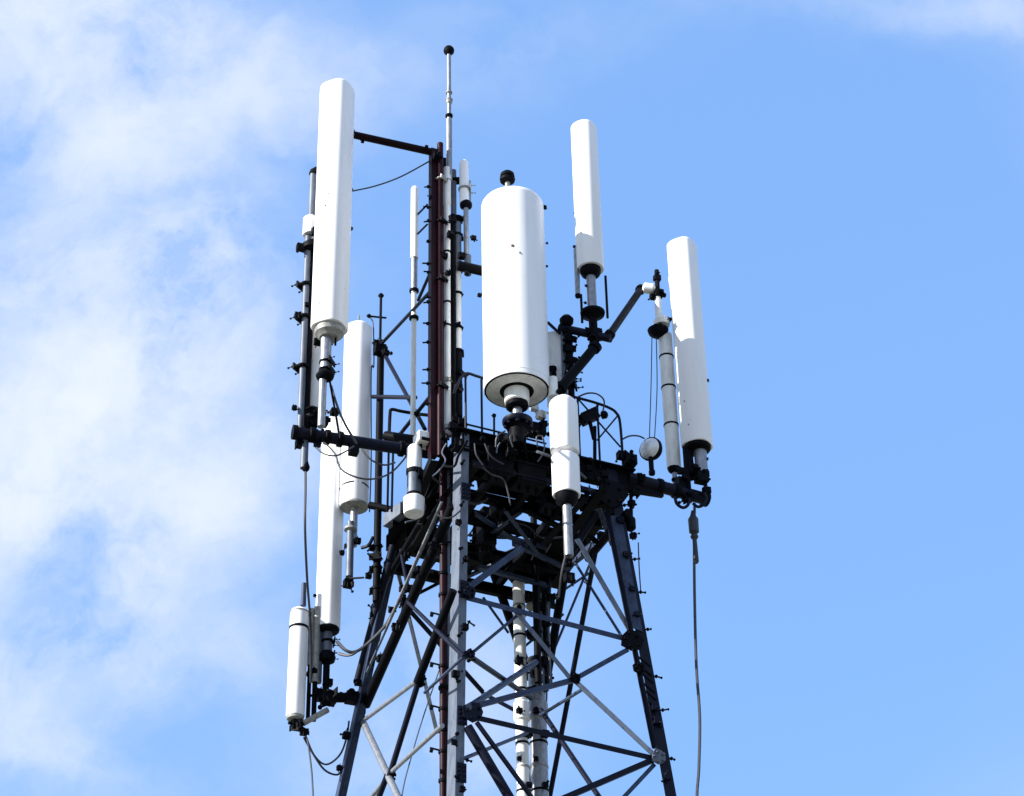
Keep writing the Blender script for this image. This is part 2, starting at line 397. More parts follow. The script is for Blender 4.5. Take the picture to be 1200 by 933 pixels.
br(H, 560, 660, 470, 706, 5, DARK, 'T'); br(H, 565, 812, 636, 850, 6, BRACE)
for a_ in ((588, 700, 636, 668), (600, 735, 640, 700), (648, 700, 690, 672), (650, 760, 700, 640), (612, 760, 660, 720), (566, 700, 596, 742)):
    br('LB', *a_, 4, BRACE)
H = 'FL'
br(H, 531, 692, 489, 800, 13, DARK, 'T'); br(H, 492, 790, 455, 910, 9, NAVY, 'T', off=.01); br(H, 454, 908, 438, 950, 9, NAVY, 'T')
br(H, 500, 600, 447, 690, 9, DARK); br(H, 466, 640, 424, 800, 12, NAVY, off=-.05); br(H, 470, 645, 478, 690, 6, NAVY)
br(H, 490, 796, 428, 842, 7, GALV, off=.01); br(H, 424, 846, 470, 945, 10, GALV, off=.015); br(H, 456, 905, 516, 850, 7, GALV, off=.02)
br(H, 455, 909, 425, 945, 7, GALV, off=.01)
br(H, 480, 706, 546, 770, 6, NAVY, off=-.02); br(H, 546, 770, 500, 812, 5, BRACE, off=-.02)
br(H, 528, 592, 425, 826, 16, DARK, 'T', off=.03); br(H, 520, 600, 430, 800, 4, LEG, 'T', off=-.05)
for gx, gy in ((508, 640), (492, 668), (474, 705), (464, 735), (446, 772), (480, 690)): knuckle_later.append((gx, gy))                                  # heavy raking tube
br(H, 526, 590, 462, 735, 4, GALV, 'T', off=-.08)
br(H, 462, 660, 442, 720, 12, NAVY, off=-.04)
# gusset plates with bolts at the joints
def gusset(fc, px, py, s, m=DARK):
    p = on_face(fc, px, py); n = (C0[fc[1]] - C0[fc[0]]).cross(UZ).normalized(); a_ = n.cross(UZ)
    rr = rad(s, p); mb = MB(); k = 7
    ring = [p + (a_ * math.cos(t * 2 * math.pi / k + .3) + UZ * math.sin(t * 2 * math.pi / k + .3)) * rr * random.uniform(.8, 1.15) for t in range(k)]
    vs = [q + n * .03 for q in ring] + [q + n * .045 for q in ring]
    mb.add(vs, [tuple(reversed(range(k))), tuple(range(k, 2 * k))] + [(i, (i + 1) % k, k + (i + 1) % k, k + i) for i in range(k)])
    for i in range(5):
        t = i * 1.257; q = p + (a_ * math.cos(t) + UZ * math.sin(t)) * rr * .6
        mb.lathe(q + n * .04, n, [(.016, 0), (.016, .03)], 6)
    tower.part('gusset_plate', mb, m)
for g_ in (('FR', 672, 797, 15), ('FR', 553, 836, 30, NAVY), ('FR', 738, 752, 30), ('FR', 770, 889, 21, LEG), ('FR', 548, 696, 18, NAVY),
           ('FL', 490, 797, 18), ('FL', 455, 909, 14), ('FL', 420, 832, 34), ('FL', 470, 712, 20), ('FR', 549, 768, 12, NAVY),
           ('RB', 640, 797, 24), ('LB', 622, 795, 18), ('FR', 715, 580, 42), ('FR', 747, 785, 16), ('FL', 457, 655, 26), ('FL', 433, 760, 12)):
    gusset(*g_)
# inner lacing beside the right leg
pa, pb = on_face('FR', 709, 600), on_face('FR', 765, 878)
mb = MB().bar(pa, pb, angle(.05, .05, .008)); tower.part('lacing_bar', mb, NAVY)
mbp = MB(); q0_, q1_ = leg_px('R', 606) - ux * .05, leg_px('R', 742) - ux * .05
r0_, r1_ = pa.lerp(pb, .02), pa.lerp(pb, .50); n_ = V((.35, -.93, 0)) * .012
mbp.add([q0_, r0_, r1_, q1_, q0_ + n_, r0_ + n_, r1_ + n_, q1_ + n_], [(3, 2, 1, 0), (4, 5, 6, 7), (0, 1, 5, 4), (1, 2, 6, 5), (2, 3, 7, 6), (3, 0, 4, 7)])
tower.part('leg_plate', mbp, BRACE)
for t in (.62, .66, .69, .73, .76, .80, .87):
    p = pa.lerp(pb, t); q = leg_px('R', proj(p)[1] + 14) - ux * .03
    tower.part('lacing_rung', MB().tube(p + UZ * .02, q, .011, n=6), DARK)
# carry the bracing on down to the ground, below the frame
zs = [ZP - 4.6, ZP - 6.9, ZP - 9.6, 0.1]
for z0, z1 in zip(zs, zs[1:]):
    for A, B_ in ('FR', 'RB', 'BL', 'LF'):
        p0, p1, q0, q1 = leg_at(A, z0), leg_at(B_, z0), leg_at(A, z1), leg_at(B_, z1)
        for s_, t_ in ((p0, p1), (p0, q1), (p1, q0)): tower.part('brace', MB().tube(s_, t_, .03, n=6), BRACE)

# handrail on the right side of the platform (a part of the tower)
def rail(pts, r=.016): return tower.part('handrail', MB().sweep(pts, r, 7), NAVY)
def fr(px): # point on the front-right edge seen at column px
    t = (px - 541) / (737 - 541); return C0['F'] + (RT2 - C0['F']) * t
def up_to(px, py, dz0=0):
    P = PY(px, 520, fr(px).y); return V((P.x, P.y, zat(P, py)))
rail([up_to(532, 462), up_to(537, 450), up_to(546, 438), up_to(560, 441), up_to(577, 446), up_to(640, 460)])
rail([up_to(640, 456), up_to(678, 466), up_to(700, 472), up_to(716, 478), up_to(724, 484), up_to(728, 496), up_to(729, 545)])
for px, yt in ((546, 440), (565, 445), (679, 467), (702, 474)):
    P = up_to(px, yt); tower.part('post', MB().tube(P, V((P.x, P.y, ZP - .05)), .013, n=7), NAVY)
for a1, a2 in (((680, 468), (727, 524)), ((725, 488), (700, 516))):
    tower.part('post', MB().tube(up_to(*a1), up_to(*a2), .010, n=6), NAVY)
for y_ in (497, 503):
    tower.part('post', MB().tube(up_to(546, y_), up_to(640, y_ + 23), .012, n=6), NAVY)

# equipment on and under the deck near its centre
def deck(px, py, z=None): return PZ(px, py, ZP if z is None else z)
def ebox(px, py, z, w, d, h, m, lab, name='equipment_box', cat='equipment box', rot=0, group=None):
    c = PZ(px, py, z); X = (ux * math.cos(rot) + vy * math.sin(rot)); Y = UZ.cross(X)
    T = Thing(name, lab, cat, c - UZ * h / 2, group)
    mb = MB().box(c, w / 2, d / 2, h / 2, X, Y); o = T.part('housing', mb, m)
    b = o.modifiers.new('edge', 'BEVEL'); b.width = .008; b.segments = 2
    mb = MB().box(c - UZ * (h / 2 - .02) - Y * (d / 2 + .012), w / 2 * .8, .010, .015, X, Y); T.part('flange', mb, DARK, o)
    for i in (-.3, 0, .3): T.part('connector', MB().lathe(c + X * w * i - UZ * h / 2, -UZ, [(.018, 0), (.018, .04), (.012, .045), (.012, .07)], 8), DARK, o)
    return T
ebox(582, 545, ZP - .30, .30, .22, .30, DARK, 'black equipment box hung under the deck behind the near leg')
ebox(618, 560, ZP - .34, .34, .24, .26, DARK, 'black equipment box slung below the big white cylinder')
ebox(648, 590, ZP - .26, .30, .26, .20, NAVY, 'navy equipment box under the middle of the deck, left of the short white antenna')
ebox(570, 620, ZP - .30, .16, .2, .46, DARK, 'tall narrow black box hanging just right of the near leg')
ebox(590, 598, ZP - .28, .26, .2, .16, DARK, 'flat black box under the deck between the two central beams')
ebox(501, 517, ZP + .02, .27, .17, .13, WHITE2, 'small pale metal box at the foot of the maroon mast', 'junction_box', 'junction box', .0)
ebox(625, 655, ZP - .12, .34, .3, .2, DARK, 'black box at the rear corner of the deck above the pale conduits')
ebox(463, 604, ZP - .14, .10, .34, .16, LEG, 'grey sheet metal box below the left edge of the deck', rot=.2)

# ------------------------------------------------------------------ generic hardware
def collar(T, P, z, r, h, m=DARK, parent=None, name='collar', flare=1.0):
    return T.part(name, MB().lathe((P.x, P.y, z), UZ, [(r * .86, 0), (r * flare, h * .18), (r * flare, h * .8), (r * .86, h)], 18), m, parent)
def marks(T, P, r, z0, z1, n, seed, yaw=-1.9):
    rm = random.Random(seed)          # screws and drain plugs dotted over a radome face
    for i in range(n):
        a_ = yaw + rm.uniform(-.5, .6); d = V((math.cos(a_), math.sin(a_), 0)); z = z0 + (z1 - z0) * rm.random()
        T.part('screw', MB().lathe(V((P.x, P.y, z)) + d * (r * .94), d, [(.009, 0), (.009, .010), (.005, .014)], 7), (GREY, WHITE2, LEG)[i % 3])
def clamp(T, c, r, ang=0., s=1., m=DARK, parent=None, reach=.12):
    """U bolt clamp: ring, back plate, two studs with nuts and a short stub"""
    mb = MB(); d = V((math.cos(ang), math.sin(ang), 0)); w = UZ.cross(d); r = r * 1.12
    mb.lathe(c - UZ * .022 * s, UZ, [(r, 0), (r + .012 * s, .005 * s), (r + .012 * s, .04 * s), (r, .044 * s)], 14)
    mb.box(c + d * (r + .02 * s), .012 * s, r + .03 * s, .05 * s, d, w)
    for k in (-1, 1):
        q = c + w * k * (r + .014 * s)
        mb.tube(q - d * .03, q + d * (r + reach * s), .007 * s, n=6)
        mb.lathe(q + d * (r + .04 * s), d, [(.016 * s, 0), (.016 * s, .02 * s)], 6)
        mb.lathe(q + d * (r + reach * .85 * s), d, [(.016 * s, 0), (.016 * s, .018 * s)], 6)
    return T.part('clamp', mb, m, parent)
def knuckle(T, px, py, Y, wpx, n=7, m=DARK, seed=0, name='bracket'):
    """clump of bolted bracket plates, pipe stubs and studs"""
    rn = random.Random(seed + int(px * 7 + py)); c = PY(px, py, Y); r = rad(wpx, c); mb = MB()
    X = V((math.cos(.4), math.sin(.4), 0)); Y_ = UZ.cross(X)
    mb.box(c, r * .55, r * .45, r * .5, X, Y_)
    for i in range(n):
        d = V((rn.uniform(-1, 1), rn.uniform(-1, 1), rn.uniform(-.8, .8))).normalized()
        o = c + V((rn.uniform(-1, 1), rn.uniform(-1, 1), rn.uniform(-1, 1))) * r * .45
        k = i % 3
        if k == 0: mb.tube(o - d * r * .5, o + d * r * .95, r * .09, n=7); mb.lathe(o + d * r * .7, d, [(r * .2, 0), (r * .2, r * .16)], 6)
        elif k == 1: mb.lathe(o, d, [(r * .36, 0), (r * .36, r * .16)], 10)
        else: mb.box(o, r * .5, r * .08, r * .32, d, d.orthogonal())
    return T.part(name, mb, m)
def vt(px, y0, y1, Y):          # vertical: bottom point at px,y1 and height seen at row y0
    P = PY(px, y1, Y); return P, zat(P, y0)
def dome_prof(r, h, rnd):       # cylinder with a rounded top edge
    pr = [(r * .97, 0), (r, .01)]
    pr += [(r, h - rnd)]
    for i in range(1, 7):
        t = i / 6 * math.pi / 2; pr.append((r - min(r * .98, rnd * 1.25) * (1 - math.cos(t)), h - rnd + rnd * math.sin(t)))
    return pr
def radome(T, P, z0, z1, r, m=WHITE, rnd=None, yaw=None, flat=.0, name='radome', n=36):
    """round or D shaped radome: with flat>0 the front is flattened into a facet facing yaw"""
    rnd = rnd or r * .35; z1 -= .5 * r      # the near rim of a top seen from below stands above its centre
    mb = MB().lathe((P.x, P.y, z0), UZ, dome_prof(r, z1 - z0, rnd), n)
    if flat:
        f = V((math.cos(yaw), math.sin(yaw), 0)); w = UZ.cross(f)
        for i, v in enumerate(mb.v):
            d = v - V((P.x, P.y, v.z)); a_, b_ = d.dot(f), d.dot(w)
            # superellipse-like section
            rr = math.hypot(a_, b_)
            if rr < 1e-6: continue
            ca, cb = a_ / rr, b_ / rr; ex = flat
            k = 1 / (abs(ca) ** ex + abs(cb) ** ex) ** (1 / ex)
            mb.v[i] = V((P.x, P.y, v.z)) + f * ca * rr * k + w * cb * rr * k
    return T.part(name, mb, m)
def pipe(T, P, z0, z1, r, m=GALV, parent=None, name='pipe', r1=None):
    return T.part(name, MB().tube((P.x, P.y, z0), (P.x, P.y, z1), r, r1, 14), m, parent)
def strap(T, P, z, r, m=DARK, parent=None, h=.02): return T.part('strap', MB().lathe((P.x, P.y, z), UZ, [(r * 1.0, 0), (r + .006, .003), (r + .006, h), (r * 1.0, h + .003)], 28), m, parent)
def off(P, dx=0, dy=0): return V((P.x + dx, P.y + dy, P.z))

# ------------------------------------------------------------------ left arm and what hangs on it
la0, la1 = PZ(347, 507, ZP), PZ(502, 531, ZP)
def onarm(px): return la0.lerp(la1, (px - 347) / 155.)
arm = Thing('outrigger_arm', 'thick dark blue pipe arm reaching left from the deck, above the white panels', 'support arm', la0, 'arms bolted to the tower')
d_ = (la1 - la0).normalized()
arm.part('pipe', MB().tube(la0, la1, rad(14, la0), n=18), NAVY)
arm.part('end_cap', MB().lathe(la0 + d_ * .01, -d_, [(rad(18, la0), 0), (rad(18, la0), .05)], 16), DARK)
for px in (365, 383, 398, 470):
    p = onarm(px); arm.part('clamp', MB().lathe(p - d_ * .03, d_, [(rad(17, p), 0), (rad(19, p), .01), (rad(19, p), .05), (rad(17, p), .06)], 16), DARK)
for px, py, w, s_ in ((362, 497, 30, 1), (352, 520, 20, 2), (392, 483, 16, 3), (378, 494, 22, 4), (372, 520, 14, 5)): knuckle(arm, px, py, 19.85, w, 8, DARK, s_)
arm.part('bracket', MB().box(onarm(414) - UZ * .10, .05, .05, .06, d_, UZ.cross(d_)), DARK)

# tall white panel, top left
P, zt = vt(386, 95, 386, 19.60)
T = Thing('panel_antenna', 'tallest white panel antenna at upper left with a grey stepped foot', 'antenna', P, 'white antennas on the tower')
r = rad(42, P); P = off(P, .0, 0); radome(T, P, P.z + .0, zt, r * .95, yaw=math.radians(-114), flat=3.0, rnd=.07)
T.part('end_cap', MB().lathe((P.x, P.y, P.z - .12), UZ, [(r * .55, 0), (r * .62, .02), (r * .80, .05), (r * .86, .13)], 24), GREY)
marks(T, P, r, zat(P, 300), zat(P, 235), 4, 2, -2.4); marks(T, P, r, P.z + .02, P.z + .25, 3, 8); q = off(P, -.03, .0); zc = zat(q, 438)
pipe(T, q, zc, P.z - .1, rad(13, q), GALV); pipe(T, off(q, .10), zat(q, 405), P.z - .1, .012, DARK, name='connector')
T.part('collar', MB().lathe((q.x, q.y, zat(q, 446)), UZ, [(.05, 0), (.09, .03), (.10, .06), (.07, .11)], 18), DARK)
pipe(T, off(q, -.02), zat(q, 500), zat(q, 444), rad(9, q), GALV)
T.part('bracket', MB().tube(V((q.x + .05, q.y, zat(q, 445))), onarm(398) + UZ * .0, .012, n=6), DARK)
knuckle(T, 372, 401, 19.75, 14, 6); knuckle(T, 388, 402, 19.72, 8, 5)
for yy in (425, 434): clamp(T, V((q.x, q.y, zat(q, yy))), rad(12, q), -.3, .6)
for px, py in ((411, 150), (411, 222), (411, 268)): knuckle(T, px, py, 19.78, 7, 5, seed=9)

# slim pole with sleeve
P, zt = vt(352, 205, 500, 19.85)
T = Thing('antenna_pole', 'thin weathered pole with a pale sleeve, left edge of the upper left cluster', 'antenna', P, 'white antennas on the tower')
zs_ = zat(P, 276); zs1 = zat(P, 254)
pipe(T, P, zat(P, 503), zs_, rad(8, P), LEG); pipe(T, off(P, .055, .03), zat(P, 498), zs_ - .05, rad(8, P), DARK, name='dark_strip'); T.part('sleeve', MB().lathe((P.x + .02, P.y, zs_), UZ, [(rad(18, P), 0), (rad(19, P), .02), (rad(19, P), zs1 - zs_ - .04), (rad(10, P), zs1 - zs_)], 20), WHITE2)  # dark strip added as the shaded right side of this pole
Q = off(P, .03); pipe(T, Q, zs1, zt, rad(9, P), LEG, name='upper_pipe')
T.part('cap', MB().lathe((Q.x, Q.y, zt), V((.25, 0, 1)), [(rad(12, P), 0), (rad(12, P), .05), (.01, .12)], 14), DARK)
z_ = zat(P, 291); T.part('collar', MB().lathe((P.x + .05, P.y, z_ - .05), UZ, [(.06, 0), (.115, .02), (.12, .08), (.07, .13)], 20), DARK)
knuckle(T, 370, 272, 19.7, 17, 8); knuckle(T, 352, 290, 19.8, 16, 6)
knuckle(T, 349, 370, 19.82, 13, 7); knuckle(T, 360, 357, 19.8, 9, 5)
for yy in (334, 372, 430): clamp(T, V((P.x, P.y, zat(P, yy))), rad(11, P), 2.6, .8)
knuckle(T, 345, 478, 19.8, 10, 6)
T.part('lower_pipe', MB().tube(off(P, .055) * 1, V((P.x + .055, P.y, zat(P, 549))), rad(9, P), n=12), LEG)

# white tube behind the tall panel
P, zt = vt(367, 288, 482, 20.02)
T = Thing('tube_antenna', 'slim white tube antenna mostly hidden behind the tallest panel', 'antenna', P, 'white antennas on the tower')
radome(T, P, P.z, zt, rad(20, P), rnd=.06); T.part('end_cap', MB().lathe((P.x, P.y, P.z - .07), UZ, [(.05, 0), (.09, .02), (.09, .07)], 18), DARK)
pipe(T, P, zat(P, 500), P.z - .05, .035, DARK)
for px, py, w_ in ((366, 488, 24), (358, 490, 16), (378, 484, 12)): knuckle(T, px, py, 19.95, w_, 9)
T.part('hoop', MB().sweep([PY(352, 492, 19.85), PY(356, 482, 19.85), PY(366, 477, 19.85), PY(375, 482, 19.85), PY(378, 492, 19.85)], .016), DARK)

# cable hung from the arm end
single('coaxial_cable', 'thin dark cable hanging straight down from the left arm end to the lower left cluster', 'cable',
       MB().sweep([PY(358, 548, 19.85), PY(358, 575, 19.85), PY(357.5, 620, 19.9), PY(360, 680, 20.4), PY(364, 735, 21.2), PY(364, 800, 21.6)], .014), CABLE, PY(364, 800, 21.6), 'cables')
single('cable_gland', 'dark teardrop cable gland below the left arm end', 'cable fitting', MB().lathe(PY(358, 553, 19.85) + V((0,0,0)), UZ, [(.015, 0), (.04, .03), (.045, .06), (.025, .12), (.02, .16)], 14), DARK, PY(358, 552, 19.85))

# lower-left panel under the arm
P, zt = vt(384, 487, 737, 21.9)
T = Thing('panel_antenna', 'long white panel antenna hanging below the dark left arm', 'antenna', P, 'white antennas on the tower')
r = rad(28, P); radome(T, P, P.z, zt, r * .96, yaw=math.radians(-116), flat=3.0, rnd=.06)
T.part('end_cap', MB().lathe((P.x, P.y, P.z - .05), UZ, [(r * .8, 0), (r * .98, .02), (r * .98, .05)], 24), DARK)
pipe(T, P, zat(P, 772), P.z - .05, rad(12, P), LEG); T.part('collar', MB().lathe((P.x, P.y, zat(P, 777)), UZ, [(.05, 0), (.09, .02), (.10, .07), (.07, .13)], 18), DARK)
pipe(T, P, zat(P, 815), zat(P, 776), rad(8, P), DARK); pipe(T, off(P, -.09), zat(P, 800), zat(P, 716), rad(9, P), LEG)
for yy in (752, 768): clamp(T, V((P.x, P.y, zat(P, yy))), rad(12, P), .2, .6)
knuckle(T, 385, 800, 21.9, 16, 7)

# white panel antenna beside it
P, zt = vt(415, 376, 593, 21.8)
T = Thing('panel_antenna', 'smooth white round-topped antenna just left of the black vertical pole', 'antenna', P, 'white antennas on the tower')
r = rad(33, P); radome(T, P, P.z, zt, r, yaw=math.radians(-118), flat=2.3, rnd=.06)
T.part('end_cap', MB().lathe((P.x, P.y, P.z - .03), UZ, [(r * .55, 0), (r * 1.0, .008), (r * 1.0, .032)], 28), GREY)
marks(T, P, r, P.z + .1, zt - .3, 3, 5); strap(T, P, zat(P, 574), r * 1.0); pipe(T, P, zat(P, 640), P.z, rad(9, P), GALV)
T.part('connector', MB().lathe((P.x, P.y, P.z - .1), UZ, [(.03, 0), (.045, .02), (.045, .1)], 12), GREY)
Q = PY(409, 690, 21.75); pipe(T, Q, zat(Q, 676), zat(Q, 612), rad(9, Q), LEG, name='side_pipe')
T.part('cap', MB().lathe((Q.x, Q.y, zat(Q, 624)), UZ, [(.03, 0), (.075, .03), (.07, .06), (.02, .09)], 14), GREY)
for c_ in ((419, 634, 13), (408, 684, 19), (406, 640, 9), (401, 648, 9), (400, 573, 6)): knuckle(T, c_[0], c_[1], 21.75, c_[2], 7)
T.part('stub', MB().tube(PY(410, 678, 21.7), PY(426, 677, 21.6), .012, n=6), DARK)
T.part('aerial_stub', MB().tube(P.lerp(P, 0) * 1 + V((0, 0, zt - P.z - .03)), P + V((0, 0, zt - P.z + .08)), .012, n=6), GREY)

# black vertical pole at left corner with top rod
P, zt = vt(441, 408, 705, 21.7)
T = Thing('support_pole', 'black vertical pole at the left corner with a crossed thin rod on top', 'pole', P)
pipe(T, P, P.z, zt, rad(9, P), DARK); rd_ = pipe(T, off(P, -.01), zt, zat(P, 345), .016, DARK, name='rod')
zc = zat(P, 347); T.part('rod_tip', MB().lathe((P.x - .01, P.y, zc - .03), UZ, [(.012, 0), (.036, .03), (.036, .04), (.012, .07)], 10), DARK, rd_)
z_ = zat(P, 372); T.part('cross_rod', MB().tube((P.x - .14, P.y, z_ + .02), (P.x + .06, P.y, z_ - .01), .013, n=6), DARK)
T.part('rod_tip', MB().lathe((P.x - .15, P.y, z_), UZ, [(.012, 0), (.03, .02), (.03, .03), (.012, .05)], 8), DARK)
knuckle(T, 445, 410, 21.65, 24, 9); knuckle(T, 452, 414, 21.6, 13, 5, seed=3); knuckle(T, 441, 402, 21.65, 12, 5, seed=4)
for yy in (640, 665, 690, 655): clamp(T, V((P.x, P.y, zat(P, yy))), rad(9, P), 2.9 + yy, .8)
T.part('tie', MB().tube(PY(433, 592, 21.7), PY(470, 600, 21.6), rad(9, P), n=10), DARK)
T.part('tie', MB().sweep([PY(424, 642, 21.7), PY(432, 639, 21.65), PY(437, 630, 21.7)], .022), NAVY)
T.part('guard_wire', MB().sweep([PY(433, 372, 21.75), PY(437, 378, 21.75), PY(438, 400, 21.75), PY(438, 430, 21.75), PY(435, 436, 21.75), PY(435, 540, 21.75), PY(433, 600, 21.75)], .008), CABLE)

# tie rods between poles, mast and deck
ties = [((447, 403, 21.6), (474, 371, 20.9), (503, 343, 20.0), 4, 'thin tie rod from the black pole up to the maroon mast'),
        ((452, 418, 21.6), (475, 460, 21.3), (498, 503, 20.5), 5, 'dark tie rod from the black pole down to the deck edge'),
        ((437, 465, 21.7), (460, 465, 21.2), (487, 466, 20.7), 5, 'level dark rod between the black pole and the slender white whip'),
        ((505, 318, 20.0), (497, 338, 20.2), (490, 352, 20.5), 4, 'short rod tying the slender white whip to the maroon mast'),
        ((522, 442, 20.0), (490, 480, 20.4), (468, 510, 20.9), 5, 'thin dark rod crossing the other deck tie behind the mast')]
for p_, m_, q_, w_, lab in ties:
    a_, b_ = PY(*p_), PY(*q_); single('tie_rod', lab, 'tie rod', MB().tube(a_, b_, rad(w_, a_), n=8), NAVY, a_, 'tie rods')
T = Thing('side_railing', 'small dark pipe railing left of the mast foot', 'railing', PY(456, 515, 20.9))
Yr = 20.7
T.part('rail', MB().sweep([PY(456, 512, Yr), PY(457, 486, Yr), PY(459, 480, Yr), PY(470, 482, Yr), PY(488, 485, Yr), PY(505, 487, 20.4)], .02), DARK)
T.part('rail', MB().tube(PY(452, 511, 20.6), PY(492, 517, 20.4), rad(12, PY(452, 511, 20.6)), n=10), DARK)
T.part('rail', MB().sweep([PY(488, 515, 20.4), PY(497, 517, 20.4), PY(502, 524, 20.3), PY(502, 534, 20.3)], .028), DARK)
T.part('post', MB().tube(PY(456, 505, 20.7), PY(454, 600, 21.0), .013, n=6), DARK); T.part('post', MB().tube(PY(461, 515, 20.7), PY(459, 600, 21.0), .013, n=6), NAVY)
knuckle(T, 454, 512, 20.6, 12, 5); knuckle(T, 487, 486, 20.55, 10, 5); knuckle(T, 470, 520, 20.6, 10, 5)

# hanging drum-shaped light
P, zt = vt(485, 523, 602, 20.0)
T = Thing('beacon_lamp', 'white drum lamp pointing down under the inner end of the left arm', 'lamp', P)
r = rad(25, P); zd = zat(P, 583)
dr_ = T.part('drum', MB().lathe((P.x, P.y, P.z), UZ, [(r * .93, 0), (r * .98, .02), (r * 1.02, (zd - P.z) - .02), (r * .8, zd - P.z)], 28), WHITE)
T.part('lens', MB().lathe((P.x, P.y, P.z - .006), UZ, [(r * .90, 0), (r * .90, .01)], 28), WHITE2, dr_)
T.part('collar', MB().lathe((P.x, P.y, zd), UZ, [(r * .82, 0), (r * .7, .04), (r * .5, .07)], 20), DARK)
pipe(T, P, zd + .03, zat(P, 553), rad(17, P), LEG); T.part('neck', MB().lathe((P.x, P.y, zat(P, 556)), UZ, [(rad(18, P), 0), (rad(19, P), .02), (rad(18, P), zt - zat(P, 556) - .04), (rad(12, P), zt - zat(P, 556))], 20), WHITE2)
knuckle(T, 494, 556, 19.95, 18, 8); knuckle(T, 478, 533, 20.0, 9, 4); strap(T, P, zat(P, 556), rad(18, P), h=.05)
T.part('hanger', MB().sweep([PY(485, 524, 20), PY(492, 519, 20.05), PY(499, 522, 20.1)], .03), DARK)

# ------------------------------------------------------------------ lower-left arm and cluster
PL = leg_px('L', 818); Yb = PL.y
T = Thing('outrigger_arm', 'short black arm at lower left clamped to the outer leg, carrying a stubby antenna', 'support arm', PL, 'arms bolted to the tower')
p0, p1 = PY(372, 817, Yb - .2), PY(424, 818, Yb)
T.part('pipe', MB().tube(p0, p1, rad(12, p0), n=14), DARK)
knuckle(T, 385, 818, Yb - .2, 30, 12, DARK, 5); knuckle(T, 412, 818, Yb - .05, 26, 7, DARK, 6); knuckle(T, 372, 812, Yb - .22, 18, 7)
T.part('strut', MB().tube(PY(355, 848, Yb - .3), PY(384, 832, Yb - .2), rad(7, p0), n=10), GREY)
for px, y0, y1, w in ((363, 714, 780, 7), (369, 712, 800, 8)):
    q, z_ = vt(px, y0, y1, Yb - .22); T.part('upright', MB().tube(q, (q.x, q.y, z_), rad(w, q), n=12), GREY)
    T.part('upright', MB().tube((q.x, q.y, zat(q, 845)), q, rad(w - 2, q), n=10), DARK)
for px, py, w in ((363, 720, 9), (368, 787, 12), (362, 790, 10), (369, 698, 6)): knuckle(T, px, py, Yb - .24, w, 6)
P, zt = vt(346, 709, 840, Yb - .3)
T = Thing('stub_antenna', 'stubby white cylinder antenna with a dark blue tip, lowest at left', 'antenna', P, 'white antennas on the tower')
r = rad(22, P); radome(T, P, P.z, zt, r, rnd=.05); strap(T, P, zat(P, 738), r, h=.03)
T.part('end_cap', MB().lathe((P.x, P.y, P.z - .05), UZ, [(r * .6, 0), (r * .9, .02), (r * .95, .05)], 20), GREY)
T.part('tip', MB().tube((P.x + .04, P.y, zt - .01), (P.x + .04, P.y, zat(P, 684)), rad(7, P), rad(6, P), 12), BRACE)
knuckle(T, 348, 850, Yb - .3, 22, 9); knuckle(T, 356, 858, Yb - .3, 15, 6); knuckle(T, 344, 848, Yb - .3, 12, 6, seed=8); 
strap(T, P, zat(P, 719), r, GREY, h=.012)

def cable(lab, pts, w=.012, m=None, name='coaxial_cable'):
    P_ = [p if isinstance(p, V) else PY(*p) for p in pts]
    if (P_[-1] - P_[-2]).length > 4: a_, b_ = P_[-2], P_[-1]; P_ = P_[:-1] + [a_.lerp(b_, t / 14) for t in range(1, 15)]
    lo_ = min(P_, key=lambda v: v.z)
    return single(name, lab, 'cable', MB().sweep(P_, w), m or CABLE, lo_, 'cables')
cable('short cable looping from the lowest left antenna back to the outer leg, upper of two', [(358, 862, Yb-.3), (368, 885, Yb-.2), (382, 896, Yb-.1), (398, 885, Yb), (406, 865, Yb), (409, 845, Yb)], .011)
cable('thin cable sagging below the other loop to the outer leg at lower left', [(356, 864, Yb-.3), (366, 882, Yb-.2), (380, 902, Yb-.1), (395, 908, Yb), (402, 900, Yb)], .012)
cable('thin cable dropping out of the bottom edge below the lowest left antenna', [(360, 866, Yb-.3), (363, 885, Yb-.3), (366, 915, Yb-.3), (367, 960, Yb-.3), V((-2.3, 22, .3))], .010)
cable('thick dark cable sweeping from the long left panel up to the raking tube', [(395, 752, 21.7), (405, 762, 21.6), (416, 764, 21.6), (430, 755, 21.6), (450, 735, 21.5), (462, 715, 21.4), (470, 700, 21.3)], .02)
cable('second dark cable curling under the long left panel', [(397, 766, 21.7), (405, 768, 21.65), (413, 767, 21.6), (420, 762, 21.6)], .016)
cable('cable drooping from the foot of the tallest panel across to the left arm', [(388, 452, 19.72), (396, 478, 19.7), (406, 500, 19.7), (418, 520, 19.75)], .013)
cable('shallow cable loop under the outer half of the left arm', [(370, 524, 19.8), (380, 532, 19.75), (394, 534, 19.75), (407, 528, 19.8), (415, 523, 19.85)], .010)
cable('wide cable loop slung under the left arm toward the drum lamp', [(379, 518, 19.8), (392, 531, 19.8), (400, 550, 19.8), (420, 560, 19.8), (440, 561, 19.85), (458, 554, 19.9), (472, 540, 20.0), (480, 528, 20.1)], .010)
cable('small cable loop under the inner half of the left arm', [(424, 527, 19.9), (435, 539, 19.9), (450, 545, 19.95), (463, 542, 20.0)], .010)

